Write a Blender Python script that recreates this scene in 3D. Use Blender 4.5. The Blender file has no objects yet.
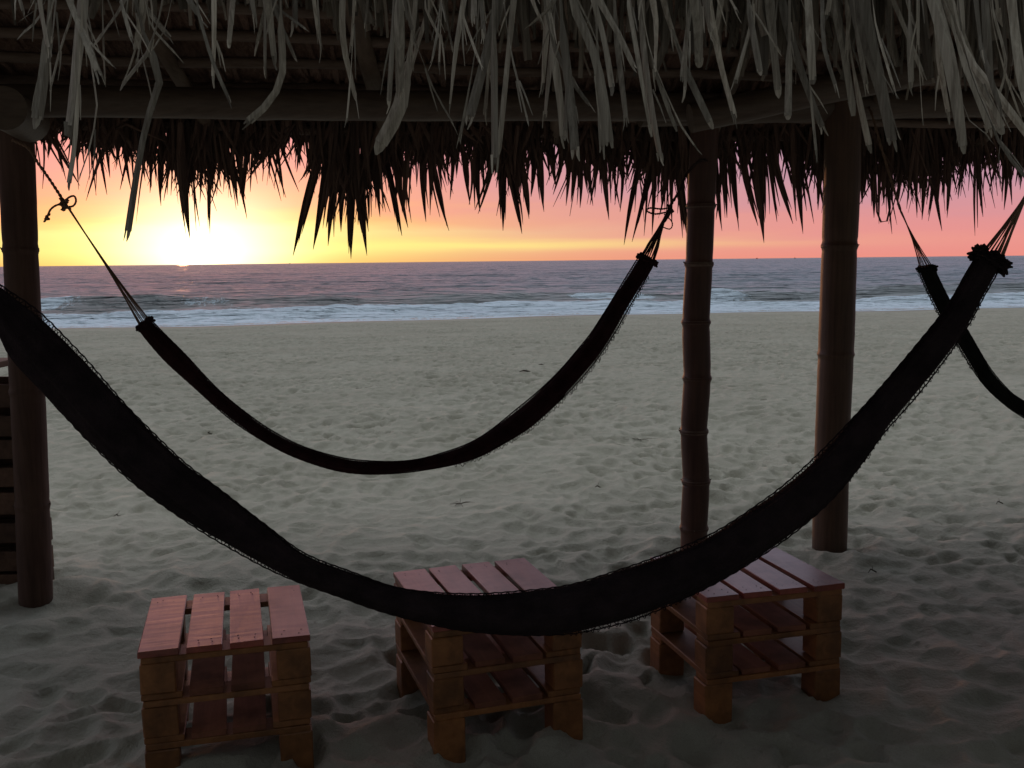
import bpy, math, random
import numpy as np
from mathutils import Vector, Matrix

rnd = random.Random(7)
nr = np.random.RandomState(11)
R = math.radians

# ------------------------------------------------------------------ camera
CAM_H = 1.6
FOC = 1000.0
SD = FOC / 850.0      # depths below were first traced for a focal length of 850 px
FW = 850.0
PITCH = math.atan(123 / FOC)
ROLL = R(-0.62)
scene = bpy.context.scene
cam_d = bpy.data.cameras.new('camera')
cam = bpy.data.objects.new('camera', cam_d)
scene.collection.objects.link(cam)
cam_d.sensor_width = 36.0
cam_d.lens = 36.0 * FOC / 1024.0
cam_d.clip_start = 0.05
cam_d.clip_end = 60000
CR = Matrix.Rotation(math.pi / 2 - PITCH, 3, 'X') @ Matrix.Rotation(ROLL, 3, 'Z')
cam.matrix_world = Matrix.Translation((0, 0, CAM_H)) @ CR.to_4x4()
scene.camera = cam
scene.render.resolution_x = 1024
scene.render.resolution_y = 768

# ------------------------------------------------------------------ world
SUN_AZ = -18.0      # degrees, clockwise from +Y
SUN_EL = 0.55
world = bpy.data.worlds.new('World')
scene.world = world
world.use_nodes = True
wt = world.node_tree
wt.nodes.clear()


class NT:
    """small helper round a node tree"""
    def __init__(s, t):
        s.t = t

    def n(s, kind, **kw):
        nd = s.t.nodes.new(kind)
        for k, v in kw.items():
            setattr(nd, k, v)
        return nd

    def put(s, sock, v):
        if isinstance(v, bpy.types.NodeSocket):
            s.t.links.new(v, sock)
        else:
            sock.default_value = v

    def m(s, op, a, b=0.0, c=0.0, clamp=False):
        nd = s.n('ShaderNodeMath', operation=op, use_clamp=clamp)
        s.put(nd.inputs[0], a)
        s.put(nd.inputs[1], b)
        if op in ('MULTIPLY_ADD', 'SMOOTH_MIN', 'SMOOTH_MAX', 'WRAP'):
            s.put(nd.inputs[2], c)
        return nd.outputs[0]

    def ramp(s, fac, stops, interp='LINEAR'):
        nd = s.n('ShaderNodeValToRGB')
        cr = nd.color_ramp
        cr.interpolation = interp
        while len(cr.elements) < len(stops):
            cr.elements.new(0.5)
        for e, (p, c) in zip(cr.elements, stops):
            e.position = p
            e.color = (c[0], c[1], c[2], 1) if not isinstance(c, (int, float)) else (c, c, c, 1)
        s.put(nd.inputs[0], fac)
        return nd.outputs[0]

    def mix(s, f, a, b, blend='MIX'):
        nd = s.n('ShaderNodeMix', data_type='RGBA', blend_type=blend)
        s.put(nd.inputs[0], f)
        s.put(nd.inputs[6], a if isinstance(a, bpy.types.NodeSocket) else (*a, 1))
        s.put(nd.inputs[7], b if isinstance(b, bpy.types.NodeSocket) else (*b, 1))
        return nd.outputs[2]

    def noise(s, vec, scale, detail=3, rough=0.55, dist=0.0, out=0):
        nd = s.n('ShaderNodeTexNoise')
        if vec is not None:
            s.put(nd.inputs['Vector'], vec)
        nd.inputs['Scale'].default_value = scale
        nd.inputs['Detail'].default_value = detail
        nd.inputs['Roughness'].default_value = rough
        nd.inputs['Distortion'].default_value = dist
        return nd.outputs[out]

    def mapping(s, vec, scale=(1, 1, 1), loc=(0, 0, 0)):
        nd = s.n('ShaderNodeMapping')
        s.put(nd.inputs[0], vec)
        nd.inputs['Scale'].default_value = scale
        nd.inputs['Location'].default_value = loc
        return nd.outputs[0]


def sky_nodes():
    w = NT(wt)
    tc = w.n('ShaderNodeTexCoord')
    sp = w.n('ShaderNodeSeparateXYZ')
    w.put(sp.inputs[0], tc.outputs['Generated'])
    x, y, z = sp.outputs
    el = w.m('MULTIPLY', w.m('ARCSINE', z), 57.2958 * SD)
    az = w.m('MULTIPLY', w.m('ARCTAN2', x, y), 57.2958)
    # thin streaked cloud: stretched noise moves the colour bands up and down a little
    cb = w.n('ShaderNodeCombineXYZ')
    w.put(cb.inputs[0], w.m('MULTIPLY', az, 0.07))
    w.put(cb.inputs[1], w.m('MULTIPLY', el, 0.62))
    cn = w.m('SUBTRACT', w.noise(cb.outputs[0], 1.0, 4, 0.5, 0.4), 0.5)
    elw = w.m('ADD', el, w.m('MULTIPLY', cn, w.m('MINIMUM', w.m('MULTIPLY', w.m('MAXIMUM', el, 0.0), 1.1), 4.0)))
    fac = w.m('POWER', w.m('MULTIPLY', w.m('MAXIMUM', elw, 0.0), 1 / 90.0), 0.5, clamp=True)

    def p(e):
        return math.sqrt(e / 90.0)
    far = w.ramp(fac, [(0, (.84, .28, .22)), (p(1.0), (.82, .295, .27)), (p(2.4), (.73, .29, .30)), (p(4.5), (.57, .29, .36)),
                       (p(7), (.46, .265, .375)), (p(16), (.40, .40, .54)), (p(35), (.56, .64, .74)), (1, (.85, .90, .90))])
    near = w.ramp(fac, [(0, (.98, .60, .13)), (p(0.9), (1, .84, .22)), (p(2.0), (1, .90, .30)), (p(2.6), (1, .60, .20)), (p(3.6), (1, .44, .23)),
                        (p(5.5), (.95, .36, .29)), (p(8), (.88, .31, .35)), (p(16), (.80, .33, .36)), (p(30), (.68, .40, .44)), (p(50), (.64, .64, .68)), (1, (.85, .90, .90))])
    daz = w.m('MULTIPLY', w.m('WRAP', w.m('SUBTRACT', az, SUN_AZ), 180.0, -180.0), SD)
    q = w.m('DIVIDE', daz, 21.0)
    fn = w.m('EXPONENT', w.m('MULTIPLY', w.m('MULTIPLY', q, q), -1.0))
    sky = w.mix(fn, far, near)
    # the sky opposite the sunset, behind the camera, is duller and bluer
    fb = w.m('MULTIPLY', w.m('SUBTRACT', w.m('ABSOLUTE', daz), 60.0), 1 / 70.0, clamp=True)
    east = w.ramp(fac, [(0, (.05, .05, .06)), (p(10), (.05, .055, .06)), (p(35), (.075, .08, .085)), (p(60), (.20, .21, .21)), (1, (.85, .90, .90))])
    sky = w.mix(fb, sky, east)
    # low yellow streak of lit cloud
    s1 = w.m('DIVIDE', w.m('SUBTRACT', elw, 1.02), 0.36)
    s1 = w.m('EXPONENT', w.m('MULTIPLY', w.m('MULTIPLY', s1, s1), -1.0))
    q2 = w.m('DIVIDE', w.m('SUBTRACT', daz, 10.0), 21.0)
    q2 = w.m('EXPONENT', w.m('MULTIPLY', w.m('MULTIPLY', q2, q2), -1.0))
    sky = w.mix(w.m('MULTIPLY', s1, w.m('MULTIPLY', q2, 0.95)), sky, (1.0, .86, .27))
    # glow round the sun
    de = w.m('SUBTRACT', el, SUN_EL)
    dg = w.m('SUBTRACT', daz, 1.2)
    r2 = w.m('ADD', w.m('MULTIPLY', dg, dg), w.m('MULTIPLY', w.m('MULTIPLY', de, de), 1.9))

    def glow(sig, col, prev):
        g = w.m('EXPONENT', w.m('MULTIPLY', r2, -1.0 / (sig * sig)))
        c = w.n('ShaderNodeVectorMath', operation='SCALE')
        c.inputs[0].default_value = col
        w.put(c.inputs['Scale'], g)
        a = w.n('ShaderNodeVectorMath', operation='ADD')
        w.put(a.inputs[0], prev)
        w.put(a.inputs[1], c.outputs[0])
        return a.outputs[0]
    sky = glow(4.7, (1.1, .95, .95), sky)
    sky = glow(8.0, (.30, .32, .05), sky)
    sky = glow(1.3, (2.5, 1.8, .9), sky)
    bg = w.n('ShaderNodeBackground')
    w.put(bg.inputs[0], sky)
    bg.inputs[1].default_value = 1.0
    st = w.n('ShaderNodeTexSky', sky_type='NISHITA')
    st.sun_disc = False
    st.sun_elevation = R(SUN_EL)
    st.sun_rotation = R(SUN_AZ)
    st.air_density = 1.0
    st.dust_density = 2.0
    b2 = w.n('ShaderNodeBackground')
    w.put(b2.inputs[0], st.outputs[0])
    b2.inputs[1].default_value = 0.02
    ad = w.n('ShaderNodeAddShader')
    w.put(ad.inputs[0], bg.outputs[0])
    w.put(ad.inputs[1], b2.outputs[0])
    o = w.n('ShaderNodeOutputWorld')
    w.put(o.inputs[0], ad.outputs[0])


sky_nodes()

# ------------------------------------------------------------------ sun
sd = bpy.data.lights.new('sun', 'SUN')
sun = bpy.data.objects.new('sun', sd)
scene.collection.objects.link(sun)
sd.energy = 0.3
sd.angle = R(0.53)
sd.color = (1.0, 0.40, 0.16)
sv = Vector((math.sin(R(SUN_AZ)) * math.cos(R(SUN_EL)), math.cos(R(SUN_AZ)) * math.cos(R(SUN_EL)), math.sin(R(SUN_EL))))
sun.rotation_euler = sv.to_track_quat('Z', 'Y').to_euler()
sun.location = sv * 40 + Vector((0, 0, 5))

scene.view_settings.view_transform = 'Standard'
scene.view_settings.look = 'None'
scene.view_settings.exposure = 0.0
scene.view_settings.gamma = 1.0
scene.view_settings.use_curve_mapping = False
scene.cycles.max_bounces = 6
scene.cycles.diffuse_bounces = 3
scene.cycles.use_adaptive_sampling = True
scene.cycles.use_denoising = True


# ------------------------------------------------------------------ helpers
def P(px, py, D):
    """the point seen at that pixel of the photograph, D metres ahead of the camera"""
    d = CR @ Vector(((px - 512) / FOC, (384 - py) / FOC, -1))
    return Vector((0, 0, CAM_H)) + d * (D * SD / d.y)


def PZ(px, py, z):
    d = CR @ Vector(((px - 512) / FOC, (384 - py) / FOC, -1))
    return Vector((0, 0, CAM_H)) + d * ((z - CAM_H) / d.z)


class MB:
    def __init__(s):
        s.v = []
        s.f = []
        s.sm = []

    def add(s, vs, fs, smooth=False):
        b = len(s.v)
        s.v.extend([tuple(v) for v in vs])
        for f in fs:
            s.f.append([b + i for i in f])
            s.sm.append(smooth)

    def tube(s, pts, rads, n=8, cap=True, smooth=True, jit=0.0):
        pts = [Vector(p) for p in pts]
        if isinstance(rads, (int, float)):
            rads = [rads] * len(pts)
        up = None
        vs = []
        for i, p in enumerate(pts):
            t = (pts[min(i + 1, len(pts) - 1)] - pts[max(i - 1, 0)])
            if t.length < 1e-9:
                t = Vector((0, 0, 1))
            t.normalize()
            if up is None:
                up = Vector((0, 0, 1)) if abs(t.z) < 0.9 else Vector((1, 0, 0))
            a = (up - t * up.dot(t))
            if a.length < 1e-6:
                a = t.orthogonal()
            a.normalize()
            up = a
            b = t.cross(a)
            for k in range(n):
                an = 2 * math.pi * k / n
                r = rads[i] * (1 + (rnd.uniform(-jit, jit) if jit else 0))
                vs.append(p + (a * math.cos(an) + b * math.sin(an)) * r)
        fs = []
        for i in range(len(pts) - 1):
            for k in range(n):
                k2 = (k + 1) % n
                fs.append([i * n + k, i * n + k2, (i + 1) * n + k2, (i + 1) * n + k])
        s.add(vs, fs, smooth)
        if cap:
            s.add(vs[:n], [list(range(n))[::-1]])
            s.add(vs[-n:], [list(range(n))])

    def box(s, c, size, rot=None, bevel=0.0, jit=0.0):
        x, y, z = [q / 2 for q in size]
        c = Vector(c)
        b = min(bevel, x * .45, y * .45, z * .45)
        vs = []
        if b <= 0:
            for sx, sy, sz in [(-1, -1, -1), (1, -1, -1), (1, 1, -1), (-1, 1, -1), (-1, -1, 1), (1, -1, 1), (1, 1, 1), (-1, 1, 1)]:
                vs.append(Vector((sx * x, sy * y, sz * z)))
            fs = [[0, 3, 2, 1], [4, 5, 6, 7], [0, 1, 5, 4], [1, 2, 6, 5], [2, 3, 7, 6], [3, 0, 4, 7]]
        else:
            # chamfered box, 24 vertices
            idx = {}
            for sx in (-1, 1):
                for sy in (-1, 1):
                    for sz in (-1, 1):
                        for ax in range(3):
                            q = [sx * (x - b), sy * (y - b), sz * (z - b)]
                            q[ax] = (sx * x, sy * y, sz * z)[ax]
                            idx[(sx, sy, sz, ax)] = len(vs)
                            vs.append(Vector(q))
            fs = []
            for ax in range(3):
                o = [a for a in range(3) if a != ax]
                for sg in (-1, 1):
                    loop = []
                    for (p_, q_) in ((-1, -1), (1, -1), (1, 1), (-1, 1)):
                        k = [0, 0, 0]
                        k[ax] = sg
                        k[o[0]] = p_
                        k[o[1]] = q_
                        loop.append(idx[(*k, ax)])
                    fs.append(loop if sg > 0 else loop[::-1])
            for ax in range(3):          # edge faces run along ax
                o = [a for a in range(3) if a != ax]
                for p_ in (-1, 1):
                    for q_ in (-1, 1):
                        def kk(s_, a_):
                            k = [0, 0, 0]
                            k[ax] = s_
                            k[o[0]] = p_
                            k[o[1]] = q_
                            return idx[(*k, a_)]
                        fs.append([kk(-1, o[0]), kk(1, o[0]), kk(1, o[1]), kk(-1, o[1])])
            for sx in (-1, 1):
                for sy in (-1, 1):
                    for sz in (-1, 1):
                        fs.append([idx[(sx, sy, sz, 0)], idx[(sx, sy, sz, 1)], idx[(sx, sy, sz, 2)]])
        if jit:
            vs = [v + Vector([rnd.uniform(-jit, jit) for _ in range(3)]) for v in vs]
        if rot is not None:
            vs = [rot @ v for v in vs]
        s.add([v + c for v in vs], fs)

    def ribbon(s, pts, widths, side, crease=0.25, smooth=False, curl=0.0):
        """leaf strip: three verts across, V creased; side = across direction"""
        pts = [Vector(p) for p in pts]
        vs = []
        for i, p in enumerate(pts):
            t = (pts[min(i + 1, len(pts) - 1)] - pts[max(i - 1, 0)]).normalized()
            a = Vector(side) - t * t.dot(Vector(side))
            a.normalize()
            if curl:
                a = Matrix.Rotation(curl * i / len(pts), 3, t) @ a
            nrm = t.cross(a)
            w = widths[i] / 2
            vs += [p - a * w, p + nrm * w * crease, p + a * w]
        fs = []
        for i in range(len(pts) - 1):
            fs += [[3 * i, 3 * i + 1, 3 * i + 4, 3 * i + 3], [3 * i + 1, 3 * i + 2, 3 * i + 5, 3 * i + 4]]
        s.add(vs, fs, smooth)

    def build(s, name, mat, parent=None, origin=None):
        me = bpy.data.meshes.new(name)
        o_ = Vector(origin) if origin is not None else Vector((0, 0, 0))
        me.from_pydata([tuple(Vector(v) - o_) for v in s.v], [], s.f)
        me.polygons.foreach_set('use_smooth', s.sm)
        me.update()
        if mat:
            me.materials.append(mat)
        ob = bpy.data.objects.new(name, me)
        scene.collection.objects.link(ob)
        ob.location = o_
        if parent:
            ob.parent = parent
            ob.location = o_ - parent.matrix_basis.translation if origin is not None else -parent.matrix_basis.translation
        return ob


def thing(name, label, cat, loc=(0, 0, 0), group=None):
    o = bpy.data.objects.new(name, None)
    scene.collection.objects.link(o)
    o.location = loc
    o.empty_display_size = 0.2
    tag(o, label, cat, group)
    return o


def tag(o, label, cat, group=None):
    o['label'] = label
    o['category'] = cat
    if group:
        o['group'] = group


def smooth_path(pts, n):
    """Catmull-Rom through the points, resampled by length"""
    a = np.array([list(p) for p in pts], float)
    q = np.vstack([2 * a[0] - a[1], a, 2 * a[-1] - a[-2]])
    out = []
    for i in range(1, len(q) - 2):
        for t in np.linspace(0, 1, 12, endpoint=False):
            p0, p1, p2, p3 = q[i - 1], q[i], q[i + 1], q[i + 2]
            out.append(0.5 * ((2 * p1) + (-p0 + p2) * t + (2 * p0 - 5 * p1 + 4 * p2 - p3) * t * t + (-p0 + 3 * p1 - 3 * p2 + p3) * t ** 3))
    out.append(a[-1])
    out = np.array(out)
    L = np.concatenate([[0], np.cumsum(np.linalg.norm(np.diff(out, axis=0), axis=1))])
    s = np.linspace(0, L[-1], n)
    return np.stack([np.interp(s, L, out[:, k]) for k in range(a.shape[1])], 1)


# ---- numpy noise for terrain
_TAB = np.random.RandomState(5).rand(512, 512).astype(np.float32)


def _hash(ix, iy, seed):
    return _TAB[(ix + seed * 37) & 511, (iy + seed * 91) & 511]


def vnoise(x, y, seed=0):
    ix = np.floor(x).astype(np.int32)
    iy = np.floor(y).astype(np.int32)
    fx = (x - ix).astype(np.float32)
    fy = (y - iy).astype(np.float32)
    fx = fx * fx * fx * (fx * (fx * 6 - 15) + 10)
    fy = fy * fy * fy * (fy * (fy * 6 - 15) + 10)
    a = _hash(ix, iy, seed)
    b = _hash(ix + 1, iy, seed)
    c = _hash(ix, iy + 1, seed)
    d = _hash(ix + 1, iy + 1, seed)
    return (a * (1 - fx) + b * fx) * (1 - fy) + (c * (1 - fx) + d * fx) * fy - 0.5


def fbm(x, y, seed=0, oct=4, g=0.5):
    s = 0
    a = 1
    for k in range(oct):
        s = s + a * vnoise(x * 2 ** k + 13.7 * k, y * 2 ** k - 7.1 * k, seed + k)
        a *= g
    return s


def worley(x, y, seed=0):
    ix = np.floor(x).astype(np.int32)
    iy = np.floor(y).astype(np.int32)
    best = np.full(x.shape, 9.0)
    amp = np.zeros(x.shape)
    for dx in (-1, 0, 1):
        for dy in (-1, 0, 1):
            cx = ix + dx
            cy = iy + dy
            jx = _hash(cx, cy, seed) * 0.9 + 0.05
            jy = _hash(cx, cy, seed + 77) * 0.9 + 0.05
            d = (cx + jx - x) ** 2 + (cy + jy - y) ** 2
            h = _hash(cx, cy, seed + 155)
            m = d < best
            best = np.where(m, d, best)
            amp = np.where(m, h, amp)
    return np.sqrt(best), amp


def grid_object(name, X, Y, Z, mat, attrs=None):
    ny, nx = X.shape
    me = bpy.data.meshes.new(name)
    v = np.stack([X, Y, Z], -1).reshape(-1, 3).astype(np.float32)
    i = np.arange(ny * nx).reshape(ny, nx)
    q = np.stack([i[:-1, :-1], i[:-1, 1:], i[1:, 1:], i[1:, :-1]], -1).reshape(-1, 4)
    me.vertices.add(len(v))
    me.vertices.foreach_set('co', v.ravel())
    me.loops.add(q.size)
    me.loops.foreach_set('vertex_index', q.ravel().astype(np.int32))
    me.polygons.add(len(q))
    me.polygons.foreach_set('loop_start', np.arange(0, q.size, 4, dtype=np.int32))
    me.polygons.foreach_set('loop_total', np.full(len(q), 4, dtype=np.int32))
    me.polygons.foreach_set('use_smooth', np.ones(len(q), dtype=bool))
    me.update(calc_edges=True)
    me.validate()
    for k, a in (attrs or {}).items():
        at = me.attributes.new(k, 'FLOAT', 'POINT')
        at.data.foreach_set('value', a.ravel().astype(np.float32))
    me.materials.append(mat)
    ob = bpy.data.objects.new(name, me)
    scene.collection.objects.link(ob)
    ob['kind'] = 'structure'
    return ob


# ------------------------------------------------------------------ materials
def material(name):
    m = bpy.data.materials.new(name)
    m.use_nodes = True
    t = NT(m.node_tree)
    b = m.node_tree.nodes['Principled BSDF']
    return m, t, b


def bump(t, b, h, strength, dist=0.01, prev=None):
    bn = t.n('ShaderNodeBump')
    bn.inputs['Strength'].default_value = strength
    bn.inputs['Distance'].default_value = dist
    t.put(bn.inputs['Height'], h)
    if prev is not None:
        t.put(bn.inputs['Normal'], prev)
    if b is not None:
        t.put(b.inputs['Normal'], bn.outputs[0])
    return bn.outputs[0]


def streak_mat(name, c1, c2, rough=0.8, scale=(60, 60, 4), bs=0.5, coat=0.0, spec=0.4, dist=0.004, rnd_amt=0.0, island=False):
    """fibrous material: noise stretched along object Z"""
    m, t, b = material(name)
    tc = t.n('ShaderNodeTexCoord')
    v = t.mapping(tc.outputs['Object'], scale)
    n1 = t.noise(v, 1.0, 4, 0.6, 0.3)
    n2 = t.noise(tc.outputs['Object'], 6.0, 3, 0.5)
    f = t.ramp(t.m('ADD', t.m('MULTIPLY', n1, 0.7), t.m('MULTIPLY', n2, 0.3)), [(0.35, 0.0), (0.65, 1.0)])
    col = t.mix(f, c1, c2)
    if island:
        g = t.n('ShaderNodeNewGeometry')
        k = t.m('MULTIPLY_ADD', g.outputs['Random Per Island'], 1.0, 0.48)
        cc = t.n('ShaderNodeVectorMath', operation='SCALE')
        t.put(cc.inputs[0], col)
        t.put(cc.inputs['Scale'], k)
        col = cc.outputs[0]
    t.put(b.inputs['Base Color'], col)
    b.inputs['Roughness'].default_value = rough
    b.inputs['Specular IOR Level'].default_value = spec
    b.inputs['Coat Weight'].default_value = coat
    b.inputs['Coat Roughness'].default_value = 0.25
    bump(t, b, n1, bs, dist)
    return m


M = {}
M['bamboo'] = streak_mat('bamboo', (.065, .034, .021), (.12, .066, .04), 0.55, (50, 50, 2.5), 0.35, spec=0.4)
M['bamboo_dark'] = streak_mat('bamboo_dark', (.055, .024, .017), (.10, .045, .03), 0.55, (50, 50, 2.5), 0.4, spec=0.4)
M['bamboo_node'] = streak_mat('bamboo_node', (.12, .08, .06), (.20, .14, .105), 0.7, (40, 40, 40), 0.3)
M['log'] = streak_mat('log', (.065, .034, .025), (.115, .065, .048), 0.85, (40, 40, 3), 0.7)
M['beam'] = streak_mat('beam', (.075, .05, .036), (.125, .088, .064), 0.6, (3, 50, 50), 0.4)
M['rafter'] = streak_mat('rafter', (.10, .065, .045), (.17, .12, .085), 0.7, (40, 4, 40), 0.4)
M['batten'] = streak_mat('batten', (.11, .07, .052), (.18, .125, .095), 0.75, (3, 60, 60), 0.5)
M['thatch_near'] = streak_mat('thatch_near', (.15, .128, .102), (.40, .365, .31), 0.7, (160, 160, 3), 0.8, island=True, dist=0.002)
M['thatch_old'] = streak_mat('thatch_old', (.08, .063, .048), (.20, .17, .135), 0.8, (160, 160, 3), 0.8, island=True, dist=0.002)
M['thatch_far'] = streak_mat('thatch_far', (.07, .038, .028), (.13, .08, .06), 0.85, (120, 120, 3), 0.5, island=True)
M['thatch_roof'] = streak_mat('thatch_roof', (.09, .05, .035), (.19, .11, .08), 0.9, (60, 4, 60), 1.0, dist=0.02)
M['rope'] = streak_mat('rope', (.14, .08, .05), (.25, .16, .11), 0.9, (300, 300, 300), 0.6)
M['rope_dark'] = streak_mat('rope_dark', (.03, .018, .016), (.06, .035, .03), 0.9, (300, 300, 300), 0.6)
M['twig'] = streak_mat('twig', (.04, .03, .022), (.08, .06, .045), 0.9, (80, 80, 80), 0.4)


def net_mat(name, c):
    m, t, b = material(name)
    tc = t.n('ShaderNodeTexCoord')
    n = t.noise(tc.outputs['Object'], 160.0, 2, 0.6)
    n2 = t.noise(tc.outputs['Object'], 14.0, 3, 0.6)
    col = t.mix(t.ramp(n2, [(0.35, 0.0), (0.7, 1.0)]), tuple(q * 0.7 for q in c), tuple(q * 1.5 for q in c))
    t.put(b.inputs['Base Color'], col)
    b.inputs['Roughness'].default_value = 0.95
    b.inputs['Specular IOR Level'].default_value = 0.15
    bump(t, b, n, 0.9, 0.006)
    return m


M['net_black'] = net_mat('net_black', (.017, .011, .013))
M['net_maroon'] = net_mat('net_maroon', (.030, .010, .012))
M['net_green'] = net_mat('net_green', (.010, .012, .010))


def wood_mat(name, c1, c2, rough, coat, saw=0.16):
    m, t, b = material(name)
    tc = t.n('ShaderNodeTexCoord')
    v = t.mapping(tc.outputs['Object'], (26, 2.2, 26))
    n1 = t.noise(v, 1.0, 5, 0.6, 0.8)
    v2 = t.mapping(tc.outputs['Object'], (3, 24, 3))
    n2 = t.noise(v2, 1.0, 2, 0.5, 0.2)            # saw marks across the board
    n3 = t.noise(tc.outputs['Object'], 7.0, 3, 0.6)
    g = t.n('ShaderNodeNewGeometry')
    f = t.ramp(n1, [(0.3, 0.0), (0.7, 1.0)])
    col = t.mix(f, c1, c2)
    st = t.ramp(n3, [(0.45, 1.0), (0.75, 0.45)])
    col = t.mix(1.0, col, st, 'MULTIPLY')
    oi = t.n('ShaderNodeObjectInfo')
    k = t.m('MULTIPLY_ADD', oi.outputs['Random'], 0.5, 0.75)
    cc = t.n('ShaderNodeVectorMath', operation='SCALE')
    t.put(cc.inputs[0], col)
    t.put(cc.inputs['Scale'], k)
    t.put(b.inputs['Base Color'], cc.outputs[0])
    t.put(b.inputs['Roughness'], t.m('MULTIPLY_ADD', n3, 0.25, rough - 0.1))
    b.inputs['Coat Weight'].default_value = coat
    b.inputs['Coat Roughness'].default_value = 0.22
    p = bump(t, None, n1, 0.25, 0.003)
    bump(t, b, n2, saw, 0.004, p)
    return m


M['varnished'] = wood_mat('varnished', (.22, .042, .03), (.34, .075, .048), 0.42, 0.5, 0.3)
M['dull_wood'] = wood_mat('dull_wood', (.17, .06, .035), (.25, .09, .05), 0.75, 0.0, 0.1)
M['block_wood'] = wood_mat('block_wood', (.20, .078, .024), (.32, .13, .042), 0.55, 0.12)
M['old_wood'] = wood_mat('old_wood', (.09, .045, .028), (.15, .08, .05), 0.75, 0.0)


def sand_mat():
    m, t, b = material('sand')
    g = t.n('ShaderNodeNewGeometry')
    pos = g.outputs['Position']
    n1 = t.noise(pos, 0.6, 4, 0.6)
    n2 = t.noise(pos, 9.0, 5, 0.65)
    n3 = t.noise(pos, 500.0, 2, 0.7)
    c = t.mix(t.ramp(n1, [(0.35, 0.0), (0.65, 1.0)]), (.385, .37, .31), (.455, .44, .375))
    c = t.mix(t.ramp(n2, [(0.3, 0.35), (0.6, 0.0)]), c, (.26, .25, .21))
    c = t.mix(t.ramp(n3, [(0.35, 0.5), (0.5, 0.0)]), c, (.16, .145, .12))
    # the sand is wet close to the water: darker and smoother
    at = t.n('ShaderNodeAttribute', attribute_name='wet')
    wet = at.outputs['Fac']
    c = t.mix(wet, c, (.20, .185, .15))
    t.put(b.inputs['Base Color'], c)
    t.put(b.inputs['Roughness'], t.m('MULTIPLY_ADD', wet, -0.45, 0.92))
    b.inputs['Specular IOR Level'].default_value = 0.25
    nb = t.noise(pos, 26.0, 5, 0.6, 0.3)
    nb2 = t.noise(pos, 90.0, 3, 0.6)
    k = t.m('ADD', nb, t.m('MULTIPLY', nb2, 0.25))
    bn = t.n('ShaderNodeBump')
    t.put(bn.inputs['Strength'], t.m('MULTIPLY_ADD', wet, -0.55, 0.6))
    bn.inputs['Distance'].default_value = 0.02
    t.put(bn.inputs['Height'], k)
    t.put(b.inputs['Normal'], bn.outputs[0])
    return m


def sea_mat():
    m, t, b = material('sea')
    g = t.n('ShaderNodeNewGeometry')
    pos = g.outputs['Position']
    at = t.n('ShaderNodeAttribute', attribute_name='foam')
    foam = at.outputs['Fac']
    v = t.mapping(pos, (1.0, 0.45, 1.0))
    nf = t.noise(v, 2.2, 7, 0.78, 1.2)
    nf2 = t.noise(pos, 0.23, 4, 0.6, 0.4)
    fm = t.m('SUBTRACT', t.m('ADD', foam, t.m('MULTIPLY', t.m('SUBTRACT', nf, 0.5), 1.9)), 0.5)
    fm = t.m('ADD', fm, t.m('MULTIPLY', t.m('SUBTRACT', nf2, 0.5), 0.7))
    fm = t.m('MULTIPLY', fm, 4.5, clamp=True)
    fm = t.m('MULTIPLY', fm, t.m('MULTIPLY', foam, 6.0, clamp=True))
    # shallow water carries sand: browner near the beach
    sh = t.n('ShaderNodeAttribute', attribute_name='shallow')
    wc = t.mix(sh.outputs['Fac'], (.11, .165, .21), (.36, .36, .36))
    c = t.mix(fm, wc, (.68, .80, .93))
    t.put(b.inputs['Base Color'], c)
    t.put(b.inputs['Roughness'], t.m('MULTIPLY_ADD', fm, 0.5, 0.30))
    t.put(b.inputs['Specular IOR Level'], t.m('MULTIPLY_ADD', fm, -0.4, 0.5))
    b.inputs['IOR'].default_value = 1.33
    v1 = t.mapping(pos, (0.45, 1.0, 1.0))
    a1 = t.noise(v1, 0.9, 5, 0.62, 0.5)
    v2 = t.mapping(pos, (0.035, 0.10, 1.0))
    a2 = t.noise(v2, 1.0, 5, 0.6, 0.3)
    p = bump(t, None, a2, 1.0, 6.0)
    p = bump(t, None, a1, 0.9, 0.42, p)
    bump(t, b, nf, 0.5, 0.06, p)
    return m


# ------------------------------------------------------------------ ground and sea
SEA_Z = -1.0


def axis(segs):
    """segs: list of (start, end, step0, step1) -> strictly growing coordinates"""
    out = [segs[0][0]]
    for a, b, s0, s1 in segs:
        x = out[-1]
        while x < b - 1e-6:
            k = (x - a) / (b - a)
            x = min(b, x + s0 * (s1 / s0) ** k)
            out.append(x)
    return np.array(out)


def shore_y(x):
    # the water's edge recedes to the right
    return 46.2 + 0.20 * x + 0.9 * np.sin(x * 0.17 + 0.8) + 0.35 * np.sin(x * 0.61)


def beach_base(x, y):
    s = shore_y(x)
    k = np.clip((y - 10.6) / (s - 10.6), 0, 3.0)
    return (SEA_Z - 0.0) * k ** 1.25


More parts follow.
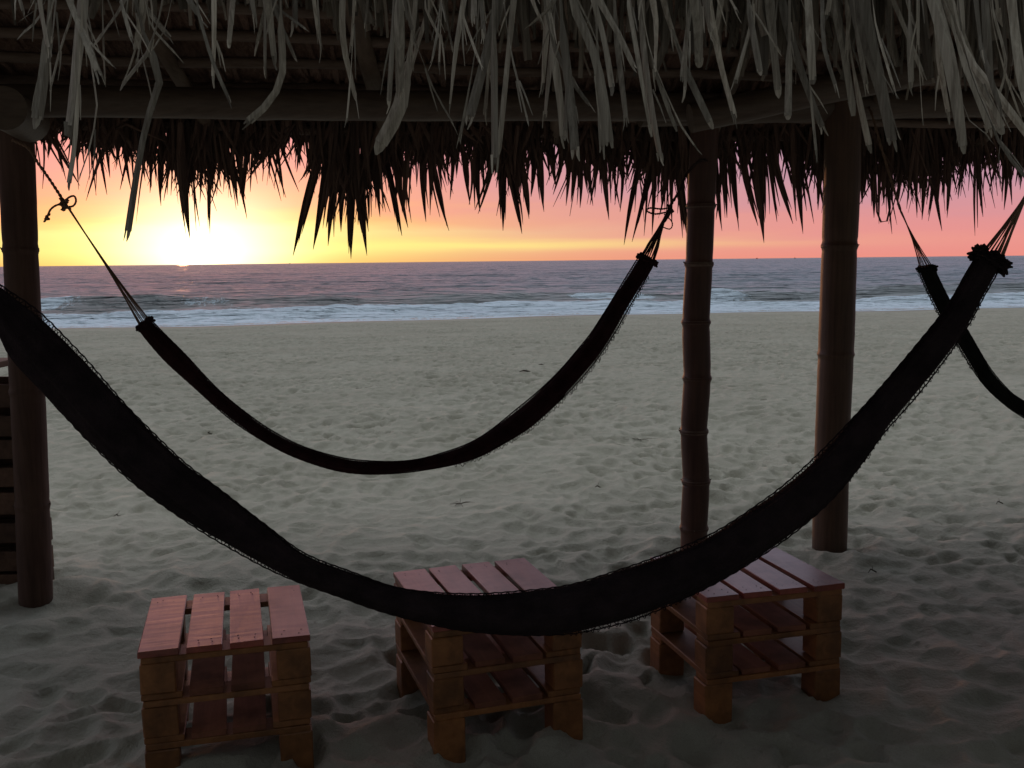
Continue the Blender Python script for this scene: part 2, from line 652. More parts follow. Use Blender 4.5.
def beach_detail(x, y):
    wet = np.clip((y - (shore_y(x) - 6.5)) / 3.5, 0, 1)
    dx = fbm(x * 2.1, y * 2.1, 3, 3) * 0.30
    dy = fbm(x * 2.1 + 40, y * 2.1, 5, 3) * 0.30
    f, a = worley((x + dx * .55) / 0.135, (y + dy * .55) / 0.16, 21)
    bowl = 0.012 - np.clip(1 - (f / 0.66) ** 2, 0, 1) * (0.20 + a) * 0.052
    f2, a2 = worley((x - dy * .5) / 0.31 + 9, (y + dx * .5) / 0.34, 33)
    bowl2 = 0.004 - np.clip(1 - (f2 / 0.66) ** 2, 0, 1) * (0.2 + a2) * 0.026
    # old footprints: deeper, sparser pits, most of them along a few walked lines
    f3, a3 = worley(x / 0.52 + 3.3 + dx, y / 0.52 + dy, 47)
    walk = np.clip(fbm(x * .28 + 5, y * .20, 61, 2) * 3.0 + .45, 0, 1)
    pit = -np.clip(1 - (f3 / (0.26 + .08 * a3)) ** 2, 0, 1) ** .8 * 0.026 * walk * (a3 > .35)
    rim = np.exp(-((f3 - .33) / .06) ** 2) * 0.006 * walk * (a3 > .35)
    patch = 0.55 + 0.9 * np.clip(fbm(x * .5, y * .5, 70, 3) + .5, 0, 1)
    h = (bowl + bowl2) * patch + pit + rim + fbm(x * 1.4, y * 1.6, 8, 2) * 0.030 + fbm(x * 12, y * 14, 13, 2) * 0.008 + fbm(x * .35, y * .35, 18, 2) * 0.07
    for (qx, qy, qr) in ((-2.2, 4.5, .30), (.99, 5.25, .27), (1.77, 5.46, .30)):      # sand scooped round the posts
        rr_ = np.hypot(x - qx, y - qy)
        h = h + 0.028 * np.exp(-((rr_ - qr) / .10) ** 2) - 0.02 * np.exp(-(rr_ / (qr * .7)) ** 4)
    return (h + 0.02) * (1 - wet)


def build_ground():
    xs_r = axis([(0, 4.0, 0.017, 0.022), (4.0, 30, 0.022, 0.40), (30, 3000, 0.40, 400)])
    xs = np.concatenate([-xs_r[::-1][:-1], xs_r])
    yf = axis([(1.6, 8, 0.013, 0.025), (8, 75, 0.025, 0.45)])
    yb = axis([(0, 900, 0.05, 100)])
    ys = np.concatenate([(1.6 - yb[::-1])[:-1], yf])
    X, Y = np.meshgrid(xs, ys)
    Z = beach_base(X, Y)
    cx = np.where(np.abs(xs) < 60)[0]
    cy = np.where(ys > -30)[0]
    sl = np.s_[cy[0]:cy[-1] + 1, cx[0]:cx[-1] + 1]
    Z[sl] += beach_detail(X[sl], Y[sl])
    s = shore_y(X)
    wet = np.clip((Y - (s - 2.6 - 0.6 * np.sin(X * 0.5))) / 1.6, 0, 1)
    m = sand_mat()
    ob = grid_object('beach_sand', X, Y, Z, m, {'wet': wet})
    return ob


def wave_h(x, y):
    """breakers and swell; returns height, foam, shallow"""
    s = shore_y(x)
    d = y - s                       # metres out from the water's edge
    h = np.zeros_like(x)
    foam = np.zeros_like(x)
    # swash and the white water behind it
    foam += np.clip(1.0 - np.abs(d - 5.2) / 7.6, 0, 1) ** 0.5 * 1.12
    foam = np.where(d < 0.0, 0.95, foam)
    # the bore front rolling in
    b1 = 7.2 + 1.2 * vnoise(x * 0.12, x * 0, 41) * 2
    front = np.clip((d - b1) / 0.8, 0, 1) * np.exp(-np.clip(d - b1, 0, 99) / 3.5)
    h += front * (0.20 + 0.18 * vnoise(x * 0.3, y * 0.3, 4))
    # breaking wave
    cr = 15.5 + 1.6 * np.sin(x * 0.06 + 1.0) + 2.4 * vnoise(x * 0.07, x * 0, 9)
    am = 0.62 * (0.42 + 0.9 * np.clip(vnoise(x * 0.055 + 3.1, x * 0, 15) + 0.5, 0, 1))
    am = am + 0.32 * np.exp(-((x - 13.6) / 2.2) ** 2) + 0.12 * np.exp(-((x + 22.5) / 3.0) ** 2)
    u = d - cr
    prof = np.where(u < 0, np.exp(-(u / 1.25) ** 2), np.exp(-(u / 3.6) ** 2))
    h += am * prof
    br = np.clip(vnoise(x * 0.16 + 7, x * 0, 25) * 2.6 + 0.15, 0, 1)
    br = np.maximum(br, 1.25 * np.exp(-((x - 13.6) / 1.6) ** 2))
    br = np.maximum(br, 1.3 * np.exp(-((x + 26.3) / 1.7) ** 2))
    br = br * (1 - np.exp(-((x + 21.6) / 3.0) ** 4))
    foam += br * np.clip(1 - np.abs(u + 0.9) / 1.6, 0, 1) * 1.1
    foam += 0.52 * np.clip(1 - np.abs(u + 5.0) / 5.0, 0, 1)          # residual foam in front of the wave
    foam += 0.55 * np.exp(-((u - 0.1) / 0.35) ** 2) * np.clip(vnoise(x * 0.4, x * 0, 61) + .5, 0, 1)
    # second, lower swells further out
    for c0, a0, wd, sd_ in ((27, .36, 2.6, 3), (43, .34, 3.4, 6), (66, .36, 4.5, 8), (98, .38, 6, 5), (140, .42, 8, 7), (200, .5, 11, 2)):
        cc = c0 + 5 * vnoise(x * 0.03, x * 0, 71 + sd_) + 2 * np.sin(x * 0.05 + sd_)
        aa = 0.6 * a0 * np.clip(vnoise(x * 0.028 + sd_, x * 0 + 4, 80 + sd_) * 1.6 + 0.55, 0, 1.2)
        uu = d - cc
        h += aa * np.exp(-(uu / wd) ** 2)
        foam += 0.40 * (c0 < 30) * np.exp(-((uu + 0.3) / 0.6) ** 2) * np.clip(vnoise(x * .2, x * 0, 90) * 2, 0, 1)
    # chop
    rise = np.clip(d / 10, 0, 1)
    h += rise * (fbm(x * 0.35, y * 0.8, 50, 3) * 0.16 + fbm(x * 0.06, y * 0.16, 57, 3) * 0.30)
    # foam piles up a little
    h += 0.10 * np.clip(foam, 0, 1) * (fbm(x * 1.3, y * 1.3, 66, 3) + 0.2) * np.clip(d / 2, 0, 1)
    h = h * np.clip((d + 1.0) / 5.0, 0, 1)
    shallow = np.exp(-np.clip(d, 0, 999) / 22.0)
    return h, np.clip(foam, 0, 1.3), shallow


def build_sea():
    xs_r = axis([(0, 30, 0.16, 0.18), (30, 120, 0.18, 3.0), (120, 30000, 3.0, 5000)])
    xs = np.concatenate([-xs_r[::-1][:-1], xs_r])
    ys = axis([(35, 84, 0.12, 0.18), (84, 320, 0.18, 2.8), (320, 30000, 2.5, 3500)])
    X, Y = np.meshgrid(xs, ys)
    h, foam, sh = wave_h(X, Y)
    fade = np.clip((2600 - np.hypot(X, Y)) / 2000, 0, 1)
    Z = SEA_Z + 0.015 + h * fade
    return grid_object('sea', X, Y, Z, sea_mat(), {'foam': foam, 'shallow': sh})


ground = build_ground()
sea = build_sea()


def ground_z(x, y):
    X = np.array([[x]], float)
    Y = np.array([[y]], float)
    return float((beach_base(X, Y) + beach_detail(X, Y))[0, 0])


# ------------------------------------------------------------------ the palapa
palapa = thing('palapa', 'open beach shelter with shaggy dry palm thatch roof on bamboo posts', 'beach shelter', (0, 3.0, 0))


def Dfar(X):
    return 4.26 + 0.199 * X


def bamboo_post(px_list, D_fn, wid_px, nodes, mat, nodemat, name='post', bulge=1.10, base_z=-0.25, n=20, tilt_extra=None):
    """px_list: (px, py) centre line from the top down"""
    p = smooth_path([P(x, y, D_fn) for x, y in px_list], 70)
    pts = [Vector(q) for q in p]
    depth = D_fn * math.cos(PITCH) + 0.09
    r0 = wid_px / FW * depth / 2
    mb = MB()
    rr = []
    zn = [P(px_list[0][0], yy, D_fn).z for yy in nodes]
    for q in pts:
        d = min([abs(q.z - z) for z in zn] or [9])
        rr.append(r0 * (1 + (bulge - 1) * math.exp(-(d / 0.012) ** 2) + 0.01 * math.sin(q.z * 9)))
    # finer sampling near nodes
    fine = []
    zs = sorted(set([round(q.z, 3) for q in pts] + [round(z + o, 3) for z in zn for o in (-.03, -.018, -.008, 0, .008, .018, .03)]), reverse=True)
    zz = np.array([q.z for q in pts])[::-1]
    xx = np.array([q.x for q in pts])[::-1]
    yy = np.array([q.y for q in pts])[::-1]
    zs = [z for z in zs if zz[0] <= z <= zz[-1]]
    rads = []
    for z in zs:
        d = min([abs(z - k) for k in zn] or [9])
        fine.append(Vector((np.interp(z, zz, xx), np.interp(z, zz, yy), z)))
        rads.append(r0 * (1 + (bulge - 1) * math.exp(-(d / 0.011) ** 2) - 0.02 * math.exp(-((d - .03) / 0.015) ** 2) + 0.012 * math.sin(z * 7) + rnd.uniform(-.006, .006)))
    mb.tube(fine, rads, n)
    o = mb.build(name, mat, palapa)
    for z in zn:
        rg = MB()
        c = Vector((np.interp(z, zz, xx), np.interp(z, zz, yy), z))
        rr_ = r0 * (1 + (bulge - 1) * .75)
        rg.tube([c + Vector((0, 0, k)) for k in (-.012, -.007, .007, .012)], [rr_ * .95, rr_, rr_, rr_ * .95], n)
        for q in range(3):
            an = rnd.uniform(0, 6.28)
            e = c + Vector((math.cos(an), math.sin(an), 0)) * rr_ * .95
            rg.tube([e, e + Vector((math.cos(an) * .010, math.sin(an) * .010, rnd.uniform(.004, .014)))], [.005, .002], 5)
        ro = rg.build('node_ring', nodemat, None)
        ro.parent = o
        ro.location = (0, 0, 0)
    return o


# left, middle and right posts of the far row (traced centre lines)
bamboo_post([(15, 92), (17, 160), (21, 260), (28, 400), (33, 520), (36, 604)], 3.93, 32.5, [250, 392, 505], M['log'], M['log'], bulge=1.05)
bamboo_post([(706, 108), (702, 180), (699, 264), (696, 322), (697, 378), (694, 431), (696, 481), (694, 528), (695, 575)], 4.47, 27,
            [206, 264, 322, 378, 431, 481, 528], M['bamboo_dark'], M['bamboo_node'], bulge=1.09)
bamboo_post([(843, 95), (842, 180), (839, 260), (836, 350), (832, 450), (829, 565)], 4.64, 34,
            [246, 354, 470], M['bamboo'], M['bamboo'], bulge=1.05)
# near row, beside the frame, carrying the near beam
for X_ in (-2.35, 2.55):
    mb = MB()
    mb.tube([(X_, 2.15 * SD, -0.3), (X_ + .01, 2.15 * SD, 0.8), (X_, 2.15 * SD, 1.6), (X_, 2.15 * SD, 2.36)], [.085, .083, .08, .078], 18)
    mb.build('post', M['bamboo'], palapa)


def log_between(a, b, r, mat, name, sag=0.0, n=14, segs=24, jit=0.0, knots=0):
    a = Vector(a)
    b = Vector(b)
    pts = []
    rr = []
    kn = [rnd.random() for _ in range(knots)]
    ph = rnd.random() * 6
    for i in range(segs + 1):
        t = i / segs
        q = a.lerp(b, t)
        q.z -= sag * 4 * t * (1 - t)
        q.z += jit * math.sin(t * 9 + ph)
        q.y += jit * math.cos(t * 7 + ph)
        pts.append(q)
        d = min([abs(t - k) for k in kn] or [9])
        rr.append(r * (1 + 0.07 * math.exp(-(d / (0.5 / segs)) ** 2) + rnd.uniform(-.012, .012)))
    mb = MB()
    mb.tube(pts, rr, n)
    return mb.build(name, mat, palapa)


# far main beam: traced, lies along the far posts
log_between(P(-230, 99, 3.62), P(700, 108, 4.36), 0.070, M['beam'], 'beam', segs=50, jit=0.004, knots=7)
log_between(P(640, 112, 4.50), P(1260, 97, 5.0), 0.072, M['beam'], 'beam', segs=30, jit=0.004, knots=4)
# second beam, nearer, rising to the right from the middle post
log_between(P(690, 118, 4.24), P(1010, 52, 4.30), 0.070, M['beam'], 'beam', segs=24, jit=0.003, knots=3)
# side beam resting on the left post, its round end towards the camera
log_between(P(4, 108, 3.55), P(4, 108, 3.55) + Vector((-.10, .42, .0)), 0.088, M['beam'], 'beam', segs=10, n=20)
# near beam
log_between((-3.3, 2.12 * SD, 2.40), (3.7, 2.20 * SD, 2.42), 0.07, M['beam'], 'beam', segs=30, jit=0.004, knots=6)

# roof planes: far eave, ridge, near eave
FAR_OV = 0.50
ZE_F, ZR, ZE_N = 2.24, 3.02, 2.30
XL, XR = -3.9, 5.2


def far_z(X, D):
    """underside of the far slope"""
    e = Dfar(X) + FAR_OV
    r = ridge_D(X)
    return ZE_F + (ZR - ZE_F) * (e - D) / (e - r)


def ridge_D(X):
    return 2.95 + 0.10 * X


def slab(name, d0, z0, d1, z1, th):
    """thatch layer between two lines across X, underside at z, shaggy"""
    nx, ny = 150, 26
    mb = MB()
    vs = []
    for layer in (0, 1):
        for j in range(ny + 1):
            t = j / ny
            for i in range(nx + 1):
                X = XL + (XR - XL) * i / nx
                D = d0(X) * (1 - t) + d1(X) * t
                z = z0 * (1 - t) + z1 * t
                if layer:
                    z += th + 0.02 * math.sin(i * 1.3 + j) + rnd.uniform(-.01, .01)
                else:
                    z += 0.055 + rnd.uniform(-.014, .014)
                vs.append((X + rnd.uniform(-.01, .01), D * SD, z))
    L = (nx + 1) * (ny + 1)
    fs = []
    for j in range(ny):
        for i in range(nx):
            a = j * (nx + 1) + i
            fs.append([a, a + nx + 1, a + nx + 2, a + 1])
            a += L
            fs.append([a, a + 1, a + nx + 2, a + nx + 1])
    for i in range(nx):
        a = i
        fs.append([a, a + 1, L + a + 1, L + a])
        a = ny * (nx + 1) + i
        fs.append([a + 1, a, L + a, L + a + 1])
    for j in range(ny):
        a = j * (nx + 1)
        fs.append([a + nx + 1, a, L + a, L + a + nx + 1])
        a += nx
        fs.append([a, a + nx + 1, L + a + nx + 1, L + a])
    mb.add(vs, fs, False)
    # leaf strips lying loose under the layer, following the slope
    for k in range(900):
        X = rnd.uniform(XL, XR)
        t = rnd.uniform(0.0, 0.95)
        pts = []
        w = []
        ln = rnd.uniform(.12, .35)
        dx = rnd.uniform(-.12, .12)
        for q in range(4):
            tt = min(1, t + ln * q / 3)
            D = d0(X) * (1 - tt) + d1(X) * tt
            pts.append((X + dx * q / 3, D * SD, z0 * (1 - tt) + z1 * tt + 0.045 - 0.03 * math.sin(q / 3 * 3.1) * rnd.random()))
            w.append(rnd.uniform(.012, .035))
        mb.ribbon(pts, w, (1, 0, 0), 0.2)
    return mb.build(name, M['thatch_roof'], palapa)


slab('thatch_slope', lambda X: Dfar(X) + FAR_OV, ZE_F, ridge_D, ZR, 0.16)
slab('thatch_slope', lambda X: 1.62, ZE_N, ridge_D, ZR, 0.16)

# rafters of the far slope (traced where they show)
for px in (-120, 30, 205, 380, 560, 738, 905, 1080):
    Xf = P(px, 118, 4.3).x
    D0 = Dfar(Xf) + FAR_OV - .06
    D1 = ridge_D(Xf)
    a = Vector((Xf, D0 * SD, far_z(Xf, D0) - 0.005))
    b = Vector((Xf - .02, D1 * SD, far_z(Xf, D1) - 0.005))
    log_between(a, b, 0.034 if px != 380 else 0.042, M['rafter'], 'rafter', segs=12, n=10, jit=0.003)
for X_ in (-2.9, -1.9, -0.9, 0.1, 1.1, 2.1, 3.1, 4.1):
    log_between((X_, 1.66 * SD, ZE_N - .002), (X_, ridge_D(X_) * SD, ZR - .002), 0.036, M['rafter'], 'rafter', segs=10, n=10)
log_between((XL, ridge_D(XL) * SD, ZR - .05), (XR, ridge_D(XR) * SD, ZR - .05), 0.05, M['beam'], 'ridge_pole', segs=20)
# battens lie on top of the rafters, under the thatch: seen as faint level bands
for k in range(11):
    t = 0.04 + k * 0.094
    a = []
    for i in range(31):
        X = XL + (XR - XL) * i / 30
        e = Dfar(X) + FAR_OV
        D = e + (ridge_D(X) - e) * t
        a.append((X, D * SD, far_z(X, D) + 0.012 + 0.007 * math.sin(i * 1.1 + k)))
    mb2 = MB()
    pts = [Vector(q) for q in a]
    mb2.tube(pts, [0.023 + rnd.uniform(-.002, .002) for _ in a], 8)
    mb2.build('batten', M['batten'], palapa)
for k in range(7):
    t = 0.06 + k * 0.15
    mb2 = MB()
    mb2.tube([(XL + (XR - XL) * i / 12, (1.62 + (ridge_D(XL + (XR - XL) * i / 12) - 1.62) * t) * SD, ZE_N + (ZR - ZE_N) * t + .032) for i in range(13)], 0.02, 7)
    mb2.build('batten', M['batten'], palapa)


# ---- far fringe: silhouetted leaves. tips traced from the photograph
def leaf_px(mb, x0, y0, x1, y1, w0, D, bend=0.0, point=True, wmid=None, side=None, n=6, fork=False):
    pts = []
    ws = []
    dp = D * math.cos(PITCH)
    dD = rnd.uniform(-.04, .04)
    for i in range(n + 1):
        t = i / n
        x = x0 + (x1 - x0) * t + bend * math.sin(t * math.pi)
        y = y0 + (y1 - y0) * t
        pts.append(P(x, y, D + dD * t))
        if point:
            w = w0 * 0.86 * (0.75 + 0.35 * math.sin(min(t * 2.2, 1.57))) * (1 - t ** 1.6) + 0.7
            if t == 1:
                w = 0.35
        else:
            w = w0 * (1 - 0.25 * t)
        ws.append(w / FW * dp)
    mb.ribbon(pts, ws, side or (1, rnd.uniform(-.5, .5), 0), rnd.uniform(.15, .5), curl=rnd.uniform(-.5, .5))


def far_D(px):
    X = P(px, 150, 4.6).x
    return Dfar(X) + FAR_OV


# (base x, base y, tip x, tip y, width)
SPIKES = [
    (36, 128, 80, 186, 7), (30, 135, 33, 186, 3), (52, 130, 66, 180, 3), (80, 130, 118, 160, 6), (112, 140, 86, 201, 6), (96, 140, 107, 195, 4), (60, 130, 48, 160, 3),
    (104, 148, 110, 178, 4), (122, 150, 131, 190, 4), (128, 145, 133, 180, 3), (138, 140, 120, 190, 4), (152, 135, 136, 224, 4), (146, 150, 150, 193, 5), (160, 160, 163, 190, 5),
    (163, 150, 161, 206, 5), (170, 150, 178, 185, 5), (182, 140, 190, 239, 17), (196, 150, 181, 213, 5), (212, 150, 210, 236, 7), (205, 150, 200, 190, 6), (222, 150, 238, 206, 6),
    (226, 160, 247, 219, 4), (234, 150, 244, 204, 7), (242, 150, 240, 196, 5), (252, 140, 243, 204, 8), (262, 130, 286, 198, 4), (250, 132, 275, 160, 5), (285, 128, 252, 168, 7), (291, 140, 246, 182, 6),
    (270, 132, 284, 197, 3.5), (277, 150, 299, 192, 3), (300, 150, 300, 166, 5), (322, 165, 293, 256, 11), (318, 160, 301, 180, 6), (330, 165, 313, 250, 11), (340, 170, 326, 228, 8), (336, 170, 328, 246, 9),
    (351, 160, 351, 259, 13), (358, 170, 367, 256, 15), (346, 180, 341, 232, 8), (364, 165, 358, 225, 6), (374, 160, 380, 217, 8), (384, 170, 402, 236, 8), (394, 165, 408, 228, 8), (396, 150, 396, 200, 9),
    (410, 160, 404, 215, 7), (422, 150, 426, 222, 8), (430, 160, 449, 231, 6), (428, 150, 432, 200, 6), (436, 150, 442, 190, 6), (454, 150, 450, 200, 6), (462, 160, 470, 205, 5), (470, 170, 469, 205, 3),
    (478, 160, 480, 212, 8), (497, 160, 478, 214, 5), (486, 150, 476, 180, 8), (502, 160, 503, 231, 9), (506, 180, 522, 234, 7), (515, 165, 520, 205, 8), (520, 170, 529, 219, 6), (535, 150, 531, 197, 8), (541, 165, 544, 212, 6),
    (548, 150, 556, 187, 8), (565, 160, 553, 195, 4), (570, 150, 566, 206, 7), (577, 150, 571, 202, 7), (579, 160, 580, 208, 6), (588, 160, 593, 206, 7), (600, 160, 590, 205, 4), (602, 150, 609, 220, 9), (610, 150, 620, 208, 4),
    (621, 150, 620, 212, 5), (628, 150, 645, 190, 5), (645, 160, 624, 245, 8), (663, 150, 632, 242, 7), (655, 150, 652, 235, 6), (648, 160, 644, 236, 3), (668, 150, 660, 215, 8), (675, 150, 672, 226, 5), (660, 160, 627, 193, 4), (640, 150, 626, 180, 5),
    (676, 170, 689, 245, 9), (682, 160, 684, 230, 9),
    (715, 160, 722, 231, 6), (722, 150, 727, 218, 7), (722, 170, 716, 220, 4), (732, 155, 739, 231, 6), (730, 150, 735, 180, 9), (740, 150, 758, 226, 9), (760, 150, 748, 204, 3), (757, 130, 764, 243, 15), (752, 140, 745, 175, 4), (767, 150, 777, 222, 6), (770, 150, 793, 224, 9),
    (778, 140, 802, 200, 9), (797, 140, 803, 234, 13), (788, 150, 798, 190, 8), (800, 170, 814, 224, 3), (818, 150, 808, 192, 5), (824, 150, 818, 210, 8), (822, 150, 828, 215, 6), (812, 170, 824, 210, 4), (800, 130, 784, 150, 5),
    (866, 160, 862, 204, 9), (873, 160, 874, 218, 8), (880, 160, 879, 224, 4), (884, 170, 892, 234, 3), (888, 160, 884, 205, 8), (905, 150, 897, 205, 7), (904, 150, 899, 200, 7), (914, 160, 917, 218, 7), (926, 160, 922, 220, 8), (933, 170, 928, 215, 4), (932, 160, 942, 231, 7), (943, 150, 938, 206, 7),
    (950, 150, 947, 218, 8), (962, 155, 952, 185, 4), (970, 150, 958, 199, 5), (977, 150, 975, 236, 5), (977, 160, 983, 217, 5), (985, 150, 993, 195, 4), (1000, 160, 989, 192, 3), (1005, 150, 1004, 210, 6), (1010, 150, 1012, 205, 4), (1022, 150, 1020, 190, 6),
    (880, 165, 897, 225, 3),
]
fr = MB()
for (x0, y0, x1, y1, w) in SPIKES:
    D = far_D(x0) + rnd.uniform(-.10, .10)
    leaf_px(fr, x0 + rnd.uniform(-1, 1), y0 - 14, x1, y1, w, D, bend=rnd.uniform(-2.5, 2.5))
    if w > 4.5:       # each leaf hangs in a bundle with thinner blades
        for q in range(2):
            f = rnd.uniform(.70, .95)
            ox = rnd.uniform(-5, 5)
            leaf_px(fr, x0 + ox, y0 - 16, x0 + ox * 1.3 + (x1 - x0) * f, y0 + (y1 - y0) * f, w * .4, D + rnd.uniform(-.1, .1), bend=rnd.uniform(-3, 3))
# solid mass behind: lower limit traced (x, y)
MASS = [(-300, 170), (28, 142), (50, 132), (66, 126), (80, 148), (110, 142), (130, 150), (145, 160), (160, 158), (175, 172), (190, 182), (205, 172), (220, 176), (232, 150), (250, 150), (262, 158), (280, 142), (300, 138), (308, 162),
        (330, 184), (350, 195), (370, 190), (385, 172), (402, 160), (420, 160), (435, 168), (447, 158), (462, 146), (480, 152), (500, 170), (520, 180), (535, 152), (552, 145), (570, 162), (590, 162), (605, 165), (622, 158), (640, 165), (660, 172),
        (680, 180), (712, 170), (730, 152), (750, 150), (765, 158), (785, 148), (800, 160), (820, 176), (860, 182), (880, 180), (900, 184), (920, 178), (940, 178), (955, 160), (975, 164), (1000, 160), (1024, 165), (1400, 170)]
mx = [a for a, b in MASS]
my = [b for a, b in MASS]
for k in range(3800):
    x = rnd.uniform(-180, 1230)
    lim = float(np.interp(x, mx, my))
    y0 = rnd.uniform(104, 128)
    ln = lim - 3 + rnd.gauss(0, 7)
    if rnd.random() < 0.10:
        ln += rnd.uniform(5, 26)
    sl = rnd.gauss(0, 8) if rnd.random() < .8 else rnd.gauss(0, 22)
    w = rnd.uniform(2, 6)
    leaf_px(fr, x, y0, x + sl, ln, w, far_D(x) + rnd.uniform(-.16, .22), bend=rnd.uniform(-2, 2), n=4)
fr.tube([P(a_, b_, far_D(880)) for a_, b_ in ((874, 150), (876, 185), (877, 212), (881, 222), (887, 221), (890, 208), (889, 170))], .006, 5)
# wisps, thread thin
for k in range(900):
    x = rnd.uniform(28, 1024)
    lim = float(np.interp(x, mx, my))
    leaf_px(fr, x, lim - 25, x + rnd.gauss(0, 11), lim + abs(rnd.gauss(0, 19)), rnd.uniform(.7, 2.4), far_D(x) + rnd.uniform(-.1, .2), bend=rnd.uniform(-3, 3), n=5)
fr.build('thatch_fringe', M['thatch_far'], palapa)

